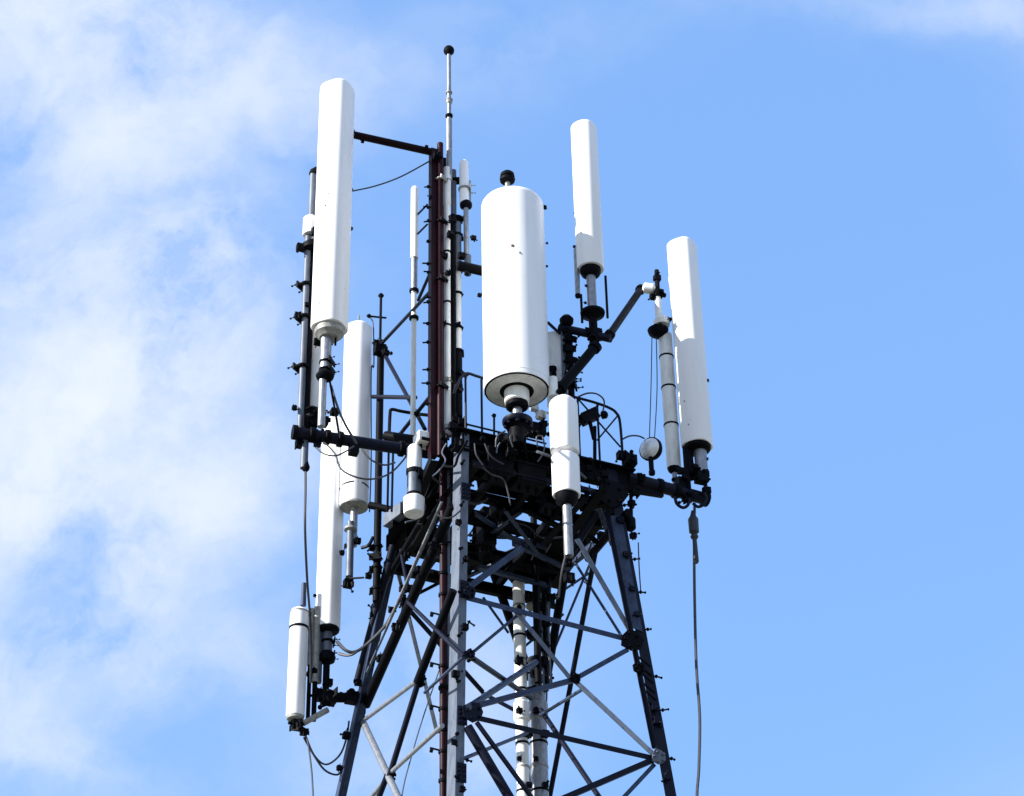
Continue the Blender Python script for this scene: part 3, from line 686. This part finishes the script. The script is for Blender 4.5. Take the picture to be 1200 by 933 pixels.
# ------------------------------------------------------------------ maroon mast group
P, zt = vt(511, 170, 508, 19.95)
MP = P
T = Thing('mast', 'maroon square mast rising from the near corner with a level top arm', 'mast', P)
w = rad(9, P); T.part('chord', MB().bar((P.x - .035, P.y, P.z - .3), (P.x - .035, P.y, zt - .08), rect(w * 2, w * 2.0), (1, .5, 0)), MAROON)
T.part('chord', MB().tube((P.x + .045, P.y - .02, P.z - .3), (P.x + .045, P.y - .02, zt), rad(8, P), n=14), MAROON)
T.part('chord', MB().tube((P.x + .085, P.y + .20, P.z - .3), (P.x + .085, P.y + .20, zt - .05), rad(7, P), n=14), DARK)
a0, a1 = PY(414, 158, 19.80), V((P.x - .02, P.y, zat(P, 179)))
T.part('top_arm', MB().tube(a0, a1, rad(9, a0), n=14), DMAR)
for px, py, w_ in ((415, 157, 9), (425, 166, 6), (512, 182, 14), (500, 172, 6)): knuckle(T, px, py, 19.85, w_, 6)
rn0 = random.Random(4)
for yy in (222, 246, 262, 286, 312, 322, 351, 357, 382, 404, 436, 452, 476):
    z_ = zat(P, yy); q = V((P.x - .10, P.y - .05, z_)); d = V((-1, rn0.uniform(-.5, .3), rn0.uniform(-.5, .5))).normalized(); l_ = rn0.uniform(.0, .055)
    mb = MB().tube(q + V((.04, 0, 0)), q + d * l_, .010, n=6); mb.lathe(q - d * .02, d, [(.022, 0), (.022, .02)], 6)
    if rn0.random() < .5: mb.box(q + d * l_ * .8, .02, .016, .008, d, d.orthogonal())
    T.part('bracket', mb, DARK)
for yy in (212, 262, 330, 455): clamp(T, V((P.x + .045, P.y - .02, zat(P, yy))), rad(9, P), -.6, .5, GREY if yy == 212 else DARK, reach=.05)
for px, py, w_ in ((506, 232, 10), (507, 212, 9), (521, 300, 12), (525, 320, 10), (508, 190, 9)): knuckle(T, px, py, 19.93, w_, 6)
# maroon conduit that carries on below the deck beside the near leg
Q, z_ = vt(519.5, 600, 945, 20.25)
T = Thing('conduit', 'narrow maroon conduit running down just left of the near leg', 'conduit', V((Q.x, Q.y, .05)))
T.part('pipe', MB().tube((Q.x, Q.y, .05), (Q.x, Q.y, ZP - .1), rad(9, Q), n=14), MAROON)
T.part('pipe', MB().tube((Q.x + .055, Q.y + .02, .05), (Q.x + .055, Q.y + .02, ZP - .1), rad(5, Q), n=10), LEG)
for i, yy in enumerate(range(640, 930, 27)):
    mb = MB(); z_ = zat(Q, yy + (i * 7) % 9)
    mb.lathe((Q.x, Q.y, z_), UZ, [(rad(12, Q), 0), (rad(12, Q), .03)], 12); dx = -1 if i % 2 else 1
    mb.tube((Q.x, Q.y - .03, z_ + .01), (Q.x + dx * .13, Q.y - .03, z_ + .05), .010, n=6); mb.lathe((Q.x + dx * .1, Q.y - .03, z_ + .02), V((dx, 0, .3)), [(.026, 0), (.026, .03)], 6)
    T.part('clamp', mb, DARK)
cable('thin wire from the tallest panel to the top of the maroon mast', [(413, 224, 19.8), (440, 218, 19.82), (470, 207, 19.88), (505, 188, 19.95)], .009)

# whip with ball tip above the mast
P, zt = vt(526.5, 62, 205, 20.02)
T = Thing('lightning_rod', 'thin grey whip with a dark ball tip, highest point of the tower', 'lightning rod', P)
pipe(T, P, P.z - .1, zat(P, 140), rad(7, P), GALV); pipe(T, P, zat(P, 141), zt, rad(5, P), GALV, name='upper_pipe')
for yy, hh, w_ in ((138, .05, 9), (110, .03, 8), (122, .09, 8), (118, .02, 9)): T.part('coupler', MB().lathe((P.x, P.y, zat(P, yy)), UZ, [(rad(w_, P) * .7, 0), (rad(w_, P), hh * .3), (rad(w_, P), hh * .8), (rad(w_, P) * .7, hh)], 12), GREY if yy != 138 else DARK)
T.part('ball_tip', MB().lathe((P.x, P.y, zt - .04), UZ, [(.02, 0), (.03, .01), (.062, .05), (.066, .075), (.062, .10), (.045, .125), (.02, .14)], 16), DARK)

# poles right of the mast
P, zt = vt(524.5, 197, 506, 20.0)
T = Thing('antenna_pole', 'white slim pole clamped to the right side of the maroon mast', 'antenna', P, 'white antennas on the tower')
pipe(T, P, P.z, zt, rad(8, P), WHITE2); T.part('sleeve', MB().lathe((P.x, P.y, zat(P, 240)), UZ, [(rad(9, P), 0), (rad(10, P), .02), (rad(10, P), .42), (rad(7, P), .46)], 16), WHITE2)
T.part('foot', MB().lathe((P.x, P.y, P.z - .06), UZ, [(.04, 0), (.06, .03), (.06, .1), (.04, .14)], 16), GREY)
for yy in (212, 296, 355, 382, 447): clamp(T, V((P.x, P.y, zat(P, yy))), rad(8, P), 2.2 + yy * .3, .5, GREY if yy in (212, 447) else DARK, reach=.07)
T.part('dark_strip', MB().tube((P.x + .062, P.y + .10, P.z), (P.x + .062, P.y + .10, zat(P, 246)), rad(7, P), n=10), DARK)
P, zt = vt(537, 200, 462, 20.15)
T = Thing('antenna_pole', 'banded grey pole between the white mast pole and the big cylinder', 'antenna', P, 'white antennas on the tower')
pipe(T, P, zat(P, 318), zat(P, 262), rad(10, P), LEG); pipe(T, P, zat(P, 412), zat(P, 318), rad(9, P), WHITE2, name='middle_pipe'); pipe(T, P, P.z - .3, zat(P, 412), rad(10, P), DARK, name='lower_pipe'); pipe(T, off(P, -.04), zat(P, 262), zt, rad(7, P), LEG, name='upper_pipe')
T.part('pipe', MB().tube((P.x - .085, P.y + .03, P.z - .2), (P.x - .085, P.y + .03, zat(P, 262)), rad(7, P), n=10), DARK)
for yy in (212, 256, 276, 318, 345, 385, 412, 440): clamp(T, V((P.x, P.y, zat(P, yy))), rad(10, P), yy * .37, .6, DARK, reach=.06)
for px, py, w_ in ((530, 258, 13), (528, 275, 14), (541, 300, 14), (537, 455, 16), (533, 492, 14), (541, 495, 16)): knuckle(T, px, py, 19.9, w_, 7)
P, zt = vt(544, 186, 240, 20.1)
T = Thing('stub_antenna', 'short white finger antenna just left of the big cylinder top', 'antenna', P, 'white antennas on the tower')
radome(T, P, P.z, zt, rad(11, P), rnd=.05, n=20); T.part('collar', MB().lathe((P.x + .02, P.y, P.z - .06), UZ, [(.03, 0), (.07, .03), (.072, .07), (.05, .10)], 16), DARK)
pipe(T, off(P, .02), zat(P, 300), P.z - .05, rad(6, P), GALV); knuckle(T, 555, 279, 19.8, 10, 5); knuckle(T, 547, 320, 19.8, 9, 4); clamp(T, V((P.x, P.y, zat(P, 222))), rad(11, P), 0, .6, GREY)
T.part('side_rod', MB().tube((P.x + .07, P.y, P.z - .02), (P.x + .07, P.y, zat(P, 212)), .010, n=6), GREY)
pipe(T, off(P, .035), zat(P, 322), zat(P, 300), rad(8, P), LEG, name='lower_pipe')
q0, q1 = PY(536, 311, 19.85), PY(567, 318, 19.95)
single('outrigger_arm', 'short dark arm between the mast poles and the big cylinder', 'support arm', MB().tube(q0, q1, rad(12, q0), n=12), DARK, q0, 'arms bolted to the tower')

# slender whip left of mast
P, zt = vt(483.5, 222, 560, 20.55)
T = Thing('whip_antenna', 'slender white rod antenna standing alone left of the maroon mast', 'antenna', P, 'white antennas on the tower')
pipe(T, P, zat(P, 303), zt, rad(10, P), WHITE, name='radome'); pipe(T, P, zat(P, 344), zat(P, 303), rad(8, P), GALV); pipe(T, P, P.z, zat(P, 344), rad(6.5, P), WHITE2, name='lower_pipe')
T.part('cap', MB().lathe((P.x, P.y, zt), UZ, [(rad(10, P), 0), (rad(7, P), .03), (.01, .04)], 14), WHITE)
for yy in (343, 375): T.part('collar', MB().lathe((P.x, P.y, zat(P, yy)), UZ, [(.03, 0), (.055, .01), (.055, .04), (.03, .05)], 14), DARK)
for yy in (252, 275): T.part('bracket', MB().tube((P.x + .03, P.y, zat(P, yy)), (P.x + .16, P.y - .25, zat(P, yy) - .05), .012, n=6), DARK)

# ------------------------------------------------------------------ big cylinder
P, zt = vt(605.5, 236, 458, 19.85); zt = zat(V((P.x, P.y - .33, 0)), 217)
T = Thing('drum_antenna', 'very large fat white cylinder antenna standing at the centre', 'antenna', P, 'white antennas on the tower')
r = rad(77.5, P); h = zt - P.z
T.part('radome', MB().lathe(P, UZ, [(r * .93, .03), (r * .93, .004), (r * .985, 0), (r, .006), (r, .05), (r, h - .075), (r * .985, h - .04), (r * .94, h - .015), (r * .86, h), (r * .4, h + .012)], 64), WHITE)
T.part('seam', MB().lathe(P + UZ * .06, UZ, [(r, 0), (r + .0022, .004), (r + .0022, .010), (r, .014)], 64), WHITE2)
T.part('rim', MB().lathe(P - UZ * .006, UZ, [(r * .972, 0), (r * .985, .008), (r * .985, .02)], 56), DARK)
marks(T, P, r, P.z + .03, P.z + .2, 7, 6)
bp_ = T.part('base_plate', MB().lathe(P - UZ * .012, UZ, [(r * .88, 0), (r * .925, .004), (r * .925, .02)], 48), WHITE2)
T.part('inner_ring', MB().lathe(P - UZ * .016, UZ, [(r * .50, 0), (r * .52, .004), (r * .52, .02)], 36), DARK, bp_)
nk_ = T.part('neck', MB().lathe((P.x, P.y, P.z - .17), UZ, [(r * .33, 0), (r * .38, .015), (r * .38, .16)], 30), WHITE2)
T.part('neck_ring', MB().lathe((P.x, P.y, P.z - .235), UZ, [(r * .27, 0), (r * .34, .02), (r * .34, .07)], 30), DARK, nk_)
T.part('drain_fitting', MB().lathe((P.x - .01, P.y - r * 1.0, zat(V((P.x, P.y - r, 0)), 288)), V((.3, -1, 0)), [(.018, -.01), (.02, .006), (.008, .010)], 8), RUST)
T.part('drain_fitting', MB().lathe((P.x + .07, P.y - r * .98, zat(V((P.x, P.y - r, 0)), 296)), V((.3, -1, 0)), [(.012, -.01), (.012, .008)], 8), GREY)
pipe(T, P, zat(P, 505), P.z - .2, r * .15, GALV)
fl = MB().lathe((P.x, P.y, zat(P, 498)), UZ, [(r * .42, 0), (r * .46, .02), (r * .46, .05), (r * .3, .08)], 26); bolt_ring(fl, V((P.x, P.y, zat(P, 498))), UZ, r * .36, 8, .02); T.part('flange', fl, NAVY)
T.part('pedestal', MB().lathe((P.x, P.y, zat(P, 522)), UZ, [(r * .25, 0), (r * .25, .2), (r * .35, .22)], 20), DARK)
pz = V((P.x - .05, P.y, zt)); zk = zat(pz, 214); T.part('top_stem', MB().tube(pz - UZ * .01, V((pz.x, pz.y, zk + .02)), .03, n=12), GREY)
T.part('top_knob', MB().lathe(V((pz.x, pz.y, zk)), UZ, [(.06, 0), (.085, .02), (.09, .05), (.07, .06), (.085, .08), (.08, .12), (.05, .15), (.02, .16)], 18), DARK)
for px, py, w_ in ((638, 243, 8), (562, 346, 8), (641, 312, 4), (641, 285, 4)): knuckle(T, px, py, P.y - (.345 if px == 615 else -.02), w_, 5)
knuckle(T, 579, 487, 19.9, 7, 4); T.part('hook_post', MB().tube(PY(579, 487, 19.9), PY(579, 515, 19.95), .012, n=6), DARK); knuckle(T, 605, 515, 19.95, 34, 12); knuckle(T, 630, 505, 20.2, 30, 10); knuckle(T, 634, 487, 20.3, 18, 8, WHITE2); knuckle(T, 626, 478, 20.3, 15, 6, WHITE2); knuckle(T, 637, 497, 20.2, 14, 8); knuckle(T, 588, 515, 19.85, 20, 9); knuckle(T, 600, 530, 19.9, 22, 9)
for k_, (xa, xb) in enumerate(((592, 581), (602, 601), (636, 630))):
    T.part('lead', MB().sweep([PY(xa, 505 + 3 * k_, 19.75), PY((xa + xb) / 2 - 4, 512, 19.72), PY(xb, 524, 19.75)], .009), CABLE)

# ------------------------------------------------------------------ C group: right of the cylinder
P, zt = vt(692, 142, 316, 20.17)
T = Thing('tube_antenna', 'white tube antenna right of the big cylinder with a shaded lower third', 'antenna', P, 'white antennas on the tower')
r = rad(31, P); radome(T, P, P.z, zt, r, rnd=.05, yaw=math.radians(-118), flat=2.3)
T.part('collar', MB().lathe((P.x, P.y, P.z - .10), UZ, [(r * .5, 0), (r * .72, .03), (r * .80, .07), (r * .80, .10)], 24), DARK)
pipe(T, P, zat(P, 362), P.z - .05, rad(11, P), GALV)
T.part('flange', MB().lathe((P.x, P.y, zat(P, 374)), UZ, [(.05, 0), (.09, .04), (.135, .06), (.14, .09), (.06, .14)], 24), DARK)
for dx, y0, y1, w_ in ((-.155, 292, 345, 6), (-.12, 345, 378, 3), (.165, 324, 373, 3)):
    T.part('side_rod', MB().tube((P.x + dx, P.y, zat(P, y1)), (P.x + dx, P.y, zat(P, y0)), rad(w_, P), n=8), GALV if w_ == 6 else DARK)
T.part('connector', MB().lathe((P.x - .155, P.y, zat(P, 348)), UZ, [(.03, 0), (.035, .03), (.02, .05)], 10), DARK)
for px, py in ((674, 250), (673, 289), (687, 335), (686, 355)): knuckle(T, px, py, 20.15, 5, 3)
pipe(T, P, zat(P, 400), zat(P, 372), rad(10, P), DARK, name='lower_pipe')
ca, cb = PY(656, 384, 20.3), PY(716, 397, 20.1)
T = Thing('outrigger_arm', 'short level dark arm under the tube antenna right of the big cylinder', 'support arm', ca, 'arms bolted to the tower')
T.part('pipe', MB().tube(ca, cb, rad(10, ca), n=12), NAVY)
knuckle(T, 697, 392, 20.15, 26, 12); knuckle(T, 714, 392, 20.1, 14, 6); knuckle(T, 664, 388, 20.25, 15, 8)
pk = PY(664, 378, 20.25); T.part('knob', MB().lathe(pk - UZ * .04, UZ, [(.05, 0), (.075, .03), (.08, .08), (.05, .12), (.015, .13)], 16), DARK)
T.part('stub', MB().tube(PY(642, 378, 20.3), PY(656, 391, 20.28), .018, n=7), NAVY)
Q, z_ = vt(673, 388, 545, 20.3)
T.part('upright', MB().tube((Q.x, Q.y, ZP - .1), (Q.x, Q.y, z_), rad(8, Q), n=10), DARK)
T.part('upright', MB().tube((Q.x - .07, Q.y, zat(Q, 470)), (Q.x - .07, Q.y, z_), rad(6, Q), n=10), LEG)
for yy in (400, 412, 425, 440, 452): clamp(T, V((Q.x - .02, Q.y, zat(Q, yy))), rad(10, Q), yy * .5, .8)
# inclined strut in two lengths
def strut(a, b, w, lab):
    p, q = PY(*a), PY(*b); t = Thing('inclined_strut', lab, 'strut', p, 'inclined struts')
    t.part('tube', MB().tube(p, q, rad(w, p), n=16), DARK); d = (q - p).normalized()
    for c_, s_ in ((p, 1), (q, -1)): t.part('end_cap', MB().lathe(c_ - d * s_ * .01, d * s_, [(rad(w + 4, p), 0), (rad(w + 4, p), .06)], 14), DARK)
    return t
strut((656, 456, 19.95), (698, 406, 20.15), 12, 'thick dark strut rising from the short white antenna to the level arm')
strut((714, 393, 20.12), (751, 339, 21.25), 9, 'dark strut climbing right to the top of the far right antenna pole')
# white box behind the cylinder
P, zt = vt(654, 392, 478, 20.42)
T = Thing('panel_antenna', 'white flat panel half hidden behind the lower right of the big cylinder', 'antenna', P, 'white antennas on the tower')
T.part('radome', MB().bar((P.x, P.y, P.z), (P.x, P.y, zt), rect(rad(22, P) * 2, .14), (.3, 1, 0)), WHITE2)
knuckle(T, 648, 440, 20.3, 12, 6); knuckle(T, 668, 430, 20.25, 12, 8)
T.part('connector', MB().lathe((P.x - .05, P.y - .08, zat(P, 462)), UZ, [(.03, 0), (.035, .25), (.05, .27), (.05, .3)], 12), DARK)
# short two tier antenna in front
P, zt = vt(664, 460, 581, 19.75)
T = Thing('tiered_antenna', 'short two tier white antenna hanging over the front deck beam', 'antenna', P, 'white antennas on the tower')
r = rad(31, P); zm = zat(P, 531)
radome(T, P, P.z, zm + .02, r * 1.01, WHITE, rnd=.02, yaw=math.radians(-125), flat=2.5, name='lower_radome'); radome(T, P, zm, zt, r * 1.05, WHITE, rnd=.10, yaw=math.radians(-125), flat=2.5, name='upper_radome')
T.part('collar', MB().lathe((P.x, P.y, P.z - .12), UZ, [(r * .5, 0), (r * .85, .05), (r * .9, .12)], 24), DARK)
pipe(T, P, zat(P, 652), P.z - .1, rad(11, P), GALV)
knuckle(T, 666, 660, 19.8, 14, 7); knuckle(T, 667, 677, 19.9, 20, 9); knuckle(T, 655, 459, 19.72, 9, 6)
T.part('lead', MB().sweep([PY(663, 650, 19.72), PY(658, 672, 19.75), PY(655, 700, 19.9)], .012), CABLE)
pipe(T, off(P, -.1, .05), zat(P, 462), zat(P, 440), .05, WHITE2, name='sleeve')

# ------------------------------------------------------------------ right arm and D group
ra0, ra1 = PZ(735, 560, ZP - .06), PZ(824, 584, ZP - .06)
T = Thing('outrigger_arm', 'thick dark pipe arm reaching right from the deck under the far right antennas', 'support arm', ra0, 'arms bolted to the tower')
d_ = (ra1 - ra0).normalized(); T.part('pipe', MB().tube(ra0, ra1, rad(15, ra0), n=18), NAVY)
T.part('web', MB().bar(ra0 - UZ * .12, ra0.lerp(ra1, .45) - UZ * .07, rect(.05, .12)), DARK)
T.part('end_cap', MB().lathe(ra1, d_, [(rad(19, ra1), 0), (rad(19, ra1), .05)], 16), DARK)
YE = ra1.y
for px, py, w_, s_ in ((800, 568, 28, 1), (822, 560, 26, 2), (806, 582, 22, 3), (812, 550, 20, 4), (828, 575, 16, 5), (798, 552, 14, 6), (826, 556, 16, 9)): knuckle(T, px, py, YE - .12, w_, 9, DARK, s_)
for px in (748, 772, 792): p = ra0.lerp(ra1, (px - 735) / 89); T.part('clamp', MB().lathe(p - d_ * .03, d_, [(rad(18, p), 0), (rad(19, p), .01), (rad(19, p), .05), (rad(18, p), .06)], 16), DARK)
T.part('loop', MB().sweep([PY(791, 582, YE-.2), PY(793, 590, YE-.2), PY(800, 595, YE-.2), PY(806, 592, YE-.2), PY(808, 584, YE-.2)], .018), NAVY)
T.part('loop', MB().sweep([PY(825, 578, YE-.2), PY(828, 584, YE-.2), PY(825, 591, YE-.2), PY(818, 594, YE-.2), PY(812, 590, YE-.2)], .018), NAVY)
for px, py, w_ in ((738, 540, 26), (728, 534, 18), (745, 575, 20), (740, 590, 14), (735, 612, 15), (742, 628, 13), (752, 560, 14)): knuckle(T, px, py, ra0.y - .1, w_, 9)
T.part('hanger', MB().tube(PY(739, 560, ra0.y), PY(740, 622, ra0.y), .02, n=8), DARK)
T.part('switch', MB().lathe(PY(739, 622, ra0.y - .1), UZ, [(.03, 0), (.06, .03), (.06, .14), (.03, .18)], 12), DARK)

P, zt = vt(817, 279, 524, YE - .04)
T = Thing('panel_antenna', 'tall white panel antenna farthest right, with a jagged shadow down its face', 'antenna', P, 'white antennas on the tower')
r = rad(36, P); radome(T, P, P.z, zt, r * .96, yaw=math.radians(-120), flat=2.9, rnd=.06)
T.part('end_cap', MB().lathe((P.x, P.y, P.z - .06), UZ, [(r * .6, 0), (r * .86, .02), (r * .92, .07)], 24), DARK)
marks(T, P, r, P.z + .1, P.z + 1.2, 4, 4); q = off(P, .03); pipe(T, q, zat(P, 560), P.z, rad(15, P), GALV); pipe(T, off(P, -.11), zat(P, 560), P.z + .02, rad(12, P), DARK, name='side_pipe')
T.part('bulge', MB().lathe((P.x - r * .72, P.y - .06, zat(P, 345)), UZ, [(.02, 0), (.06, .05), (.07, .2), (.03, .28)], 14), WHITE)
for px, py in ((829, 446), (789, 345), (828, 538)): knuckle(T, px, py, P.y - .02, 6, 5)
P, zt = vt(790, 388, 549, YE + .08)
T = Thing('tube_antenna', 'narrow banded white tube hung beside the far right panel', 'antenna', P, 'white antennas on the tower')
r = rad(17, P); radome(T, P, P.z, zt, r, WHITE2, rnd=.03)
for yy in (420, 456, 500): strap(T, P, zat(P, yy), r, h=.022)
T.part('end_cap', MB().lathe((P.x, P.y, P.z - .06), UZ, [(.04, 0), (.07, .03), (.078, .07)], 18), DARK); pipe(T, P, zat(P, 572), P.z - .03, rad(6, P), GALV)
Q = PY(773, 385, YE + .02); z_ = zat(Q, 350)
pipe(T, Q, Q.z, z_ + .02, rad(8, Q), WHITE2, name='upper_pipe'); T.part('collar', MB().lathe((Q.x - .02, Q.y, zat(Q, 395)), UZ, [(.05, 0), (.11, .05), (.125, .10), (.07, .14)], 20), DARK)
T.part('shoulder', MB().lathe((Q.x + .03, Q.y, zat(Q, 382)), UZ, [(.09, 0), (.10, .06), (.06, .12)], 18), WHITE2)
ps = PY(760, 337, YE + .0); T.part('joint', MB().lathe(ps - V((.07, 0, 0)), V((1, 0, -.2)), [(.03, 0), (.065, .02), (.065, .12), (.03, .15)], 16), WHITE2)
for px, py, w_ in ((770, 326, 14), (772, 344, 18), (765, 348, 12), (783, 375, 10), (770, 386, 18), (778, 346, 8)): knuckle(T, px, py, YE + .0, w_, 8)
T.part('stub', MB().tube(PY(771, 348, YE), PY(769.5, 317, YE), .028, n=8), DARK)
cable('left of two fine wires hanging from the far right pole to the floodlight', [(764, 394, YE+.0), (763, 450, YE+.0), (761, 514, YE-.3)], .006)
cable('right of two fine wires hanging from the far right pole to the floodlight', [(769, 394, YE+.0), (770, 455, YE+.0), (767, 514, YE-.3)], .006)
# floodlight
c = PY(762, 526, ra0.y + .1); T = Thing('floodlight', 'round silver floodlight on a short post on the right arm', 'floodlight', c - UZ * .2)
ax = V((-.55, -.8, -.1)).normalized(); rr = rad(29, c)
hs_ = T.part('housing', MB().lathe(c - ax * .11, ax, [(.05, 0), (rr * .8, .03), (rr, .08), (rr, .12), (rr * .93, .125)], 26), DARK)
T.part('lens', MB().lathe(c + ax * .012, ax, [(rr * .91, 0), (rr * .78, .03), (rr * .5, .055), (rr * .2, .066)], 26), GLASS, hs_)
T.part('post', MB().tube(c - UZ * .1, c - UZ * .34, .028, n=10), DARK); knuckle(T, 764, 554, ra0.y + .1, 11, 5)
# hanging cable, right
cable('long cable hanging free below the far right arm to the bottom edge', [(814, 590, YE-.1), (813.5, 640, YE-.1), (814, 700, YE-.1), (816, 780, YE-.1), (820, 840, YE-.1), (819, 900, YE-.1), (817, 945, YE-.1), V((2.2, YE, .3))], .016)
pc = PY(814, 632, YE - .1)
single('cable_connector', 'dark cylindrical connector near the top of the long free right cable', 'cable fitting', MB().lathe(pc, UZ, [(.018, -.3), (.03, -.28), (.024, 0), (.035, .01), (.045, .03), (.03, .07), (.055, .09), (.058, .25), (.03, .30), (.015, .36)], 14), BLACK, pc)
cable('fine wire down the outer side of the right leg from the small switch', [(748, 636, ra0.y-.05), (749, 665, ra0.y-.05), (751, 695, ra0.y-.1)], .007)
cable('fine wire crossing the lower left tower face', [(516, 782, 20.3), (500, 828, 20.4), (484, 880, 20.4), (470, 940, 20.4), V((-1.2, 20.2, .3))], .007)
T2 = Thing('camera_unit', 'small dark angled camera on the right handrail', 'camera', PY(695, 510, 20.5))
cc = PY(690, 489, 20.45); dd = V((-.7, -.3, -.55)).normalized()
h2_ = T2.part('housing', MB().bar(cc - dd * .11, cc + dd * .11, rect(.1, .12)), DARK); T2.part('hood', MB().bar(cc - dd * .12 + UZ * .07, cc + dd * .14 + UZ * .07, rect(.12, .015)), DARK, h2_)
T2.part('bracket', MB().tube(cc, PY(696, 515, 20.5), .022, n=8), DARK); T2.part('joint', MB().lathe(PY(704, 487, 20.5), V((1, 0, .2)), [(.02, 0), (.045, .01), (.045, .06), (.02, .08)], 10), DARK)
T2.part('stub', MB().tube(PY(680, 497, 20.4), PY(676, 506, 20.4), .013, n=6), DARK)
T2.part('post', MB().tube(PY(697, 500, 20.5), PY(697, 545, 20.5), .02, n=8), DARK)
cable('curved cable arching over the right handrail camera', [(676, 466, 20.4), (688, 461, 20.4), (700, 462, 20.45), (708, 470, 20.5), (706, 484, 20.5)], .010)
cable('thin cable running from the right handrail corner to the floodlight', [(729, 515, ra0.y), (738, 511, ra0.y), (748, 511, ra0.y + .05), (755, 514, ra0.y + .1)], .010)

# ------------------------------------------------------------------ conduits up the rear leg
for px, w_, y0, m, lab, Yc in ((613.5, 15, 683, WHITE2, 'bright white riser pipe at the rear of the tower', 22.3), (633, 21, 780, GALV, 'thicker grey weathered riser pipe right of the bright white one', 22.5)):
    Q, z_ = vt(px, y0, 940, Yc); T = Thing('riser_pipe', lab, 'pipe', V((Q.x, Q.y, .02)), 'riser pipes')
    T.part('pipe', MB().tube((Q.x, Q.y, .02), (Q.x, Q.y, z_), rad(w_, Q), n=22), m)
    for i, yy in enumerate(range(712, 935, 31)):
        z_ = zat(Q, yy + (i * 11) % 7); strap(T, Q, z_, rad(w_, Q), DARK if i % 2 else GREY, h=.025)
    for i in range(8): knuckle(T, px + (6 if i % 2 else -5), 712 + i * 29 + (i * i) % 11, Yc - .14, 9 + (i % 3) * 3, 6, seed=i)
    T.part('sleeve', MB().lathe((Q.x, Q.y, zat(Q, 846)), UZ, [(rad(w_, Q), 0), (rad(w_ + 4, Q), .02), (rad(w_ + 4, Q), .22), (rad(w_, Q), .24)], 22), m)
Q, z_ = vt(628, 588, 700, 22.2)
T = Thing('support_pole', 'dark vertical post standing behind the centre of the deck', 'pole', V((Q.x, Q.y, .02)))
T.part('pipe', MB().tube((Q.x, Q.y, zat(Q, 800)), (Q.x, Q.y, z_), rad(8, Q), n=12), DARK)
for dx, m in ((.05, LEG), (.09, DARK), (.13, LEG), (.0, DARK)): T.part('feeder_pipe', MB().tube((Q.x + dx, Q.y + .1 + dx / 3, zat(Q, 800)), (Q.x + dx, Q.y + .1 + dx / 3, zat(Q, 690)), rad(4, Q), n=8), m)

for pts, m in ((((596, 512), (588, 517), (583, 524), (582, 531)), LEG), (((636, 512), (638, 522), (636, 532), (630, 541)), LEG), (((568, 520), (572, 530), (579, 538), (590, 544)), CABLE),
        (((566, 548), (576, 556), (590, 562), (596, 580), (598, 592)), CABLE), (((523, 520), (518, 530), (522, 540), (514, 552), (507, 558)), LEG), (((540, 598), (530, 606), (520, 607), (512, 603)), CABLE),
        (((556, 520), (558, 533), (566, 545)), CABLE)):
    tower.part('lead', MB().sweep([PY(x, y, 19.62 + (max(x, 541) - 541) * .0046) for x, y in pts], .009), m)
# bundles of feeder cable and small clamps clinging to the frame under the deck
rn = random.Random(21)
for i in range(22):
    x = rn.uniform(485, 700); y = rn.uniform(535, 640); z = ZP - rn.uniform(.15, .4)
    p = PZ(x, y, z); pts = [p]
    d = V((rn.uniform(-1, 1), rn.uniform(-1, 1), 0)).normalized()
    for k in range(3):
        p = p + d * rn.uniform(.12, .28) + V((rn.uniform(-.08, .08), rn.uniform(-.08, .08), rn.uniform(-.16, .10))); pts.append(p)
    tower.part('feeder_lead', MB().sweep(pts, rn.uniform(.010, .018)), rn.choice((LEG, DARK, CABLE, DARK)))
for fx, fy, w_ in ((548, 550, 18), (560, 530, 26), (570, 560, 20), (590, 570, 18), (610, 548, 24), (640, 560, 22), (655, 600, 18), (690, 600, 16), (705, 628, 16), (690, 622, 14),
                   (600, 612, 14), (575, 640, 18), (560, 612, 16), (500, 560, 18), (510, 600, 16), (520, 620, 20), (490, 625, 16), (505, 645, 14), (537, 520, 20), (530, 500, 16), (520, 512, 14),
                   (630, 640, 20), (650, 660, 18), (600, 655, 14), (470, 640, 14), (700, 560, 20), (715, 600, 18), (675, 575, 14), (545, 640, 14), (690, 684, 9), (566, 514, 10), (585, 522, 13), (600, 528, 10), (625, 534, 14), (690, 549, 12), (708, 556, 14), (590, 540, 18)):
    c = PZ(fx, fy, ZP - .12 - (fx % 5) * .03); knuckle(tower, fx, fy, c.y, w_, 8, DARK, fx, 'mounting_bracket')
for k, rows in (('F', (612, 655, 735, 790, 870, 925)), ('R', (610, 650, 690, 720, 830, 845, 910)), ('L', (690, 720, 775, 800, 862, 900))):
    for yy in rows:
        p = leg_px(k, yy); sx, sy = proj(p); knuckle(tower, sx + ((8 if yy % 2 else -2) if k != 'R' else -7), yy, p.y - .06, 11 + yy % 6, 6, NAVY if k == 'R' else DARK, yy, 'mounting_bracket')
for px, py, w_ in ((632, 712, 18), (640, 730, 16), (628, 742, 18), (637, 758, 20), (634, 776, 22), (622, 700, 14), (645, 700, 14), (626, 790, 14)): knuckle(tower, px, py, 22.3, w_, 9, DARK, px, 'mounting_bracket')
for px, py in knuckle_later: p = on_face('FL', px, py); knuckle(tower, px, py, p.y - .05, 15, 8, DARK, px, 'mounting_bracket')
for px, py, w_ in ((432, 675, 12), (447, 690, 14), (472, 690, 14), (477, 650, 12), (430, 770, 12), (468, 735, 14), (440, 712, 16), (459, 715, 12)):
    p = on_face('FL', px, py); knuckle(tower, px, py, p.y - .05, w_, 7, DARK, px, 'mounting_bracket')
print('verts', sum(len(m.vertices) for m in bpy.data.meshes), 'objects', len(bpy.data.objects))
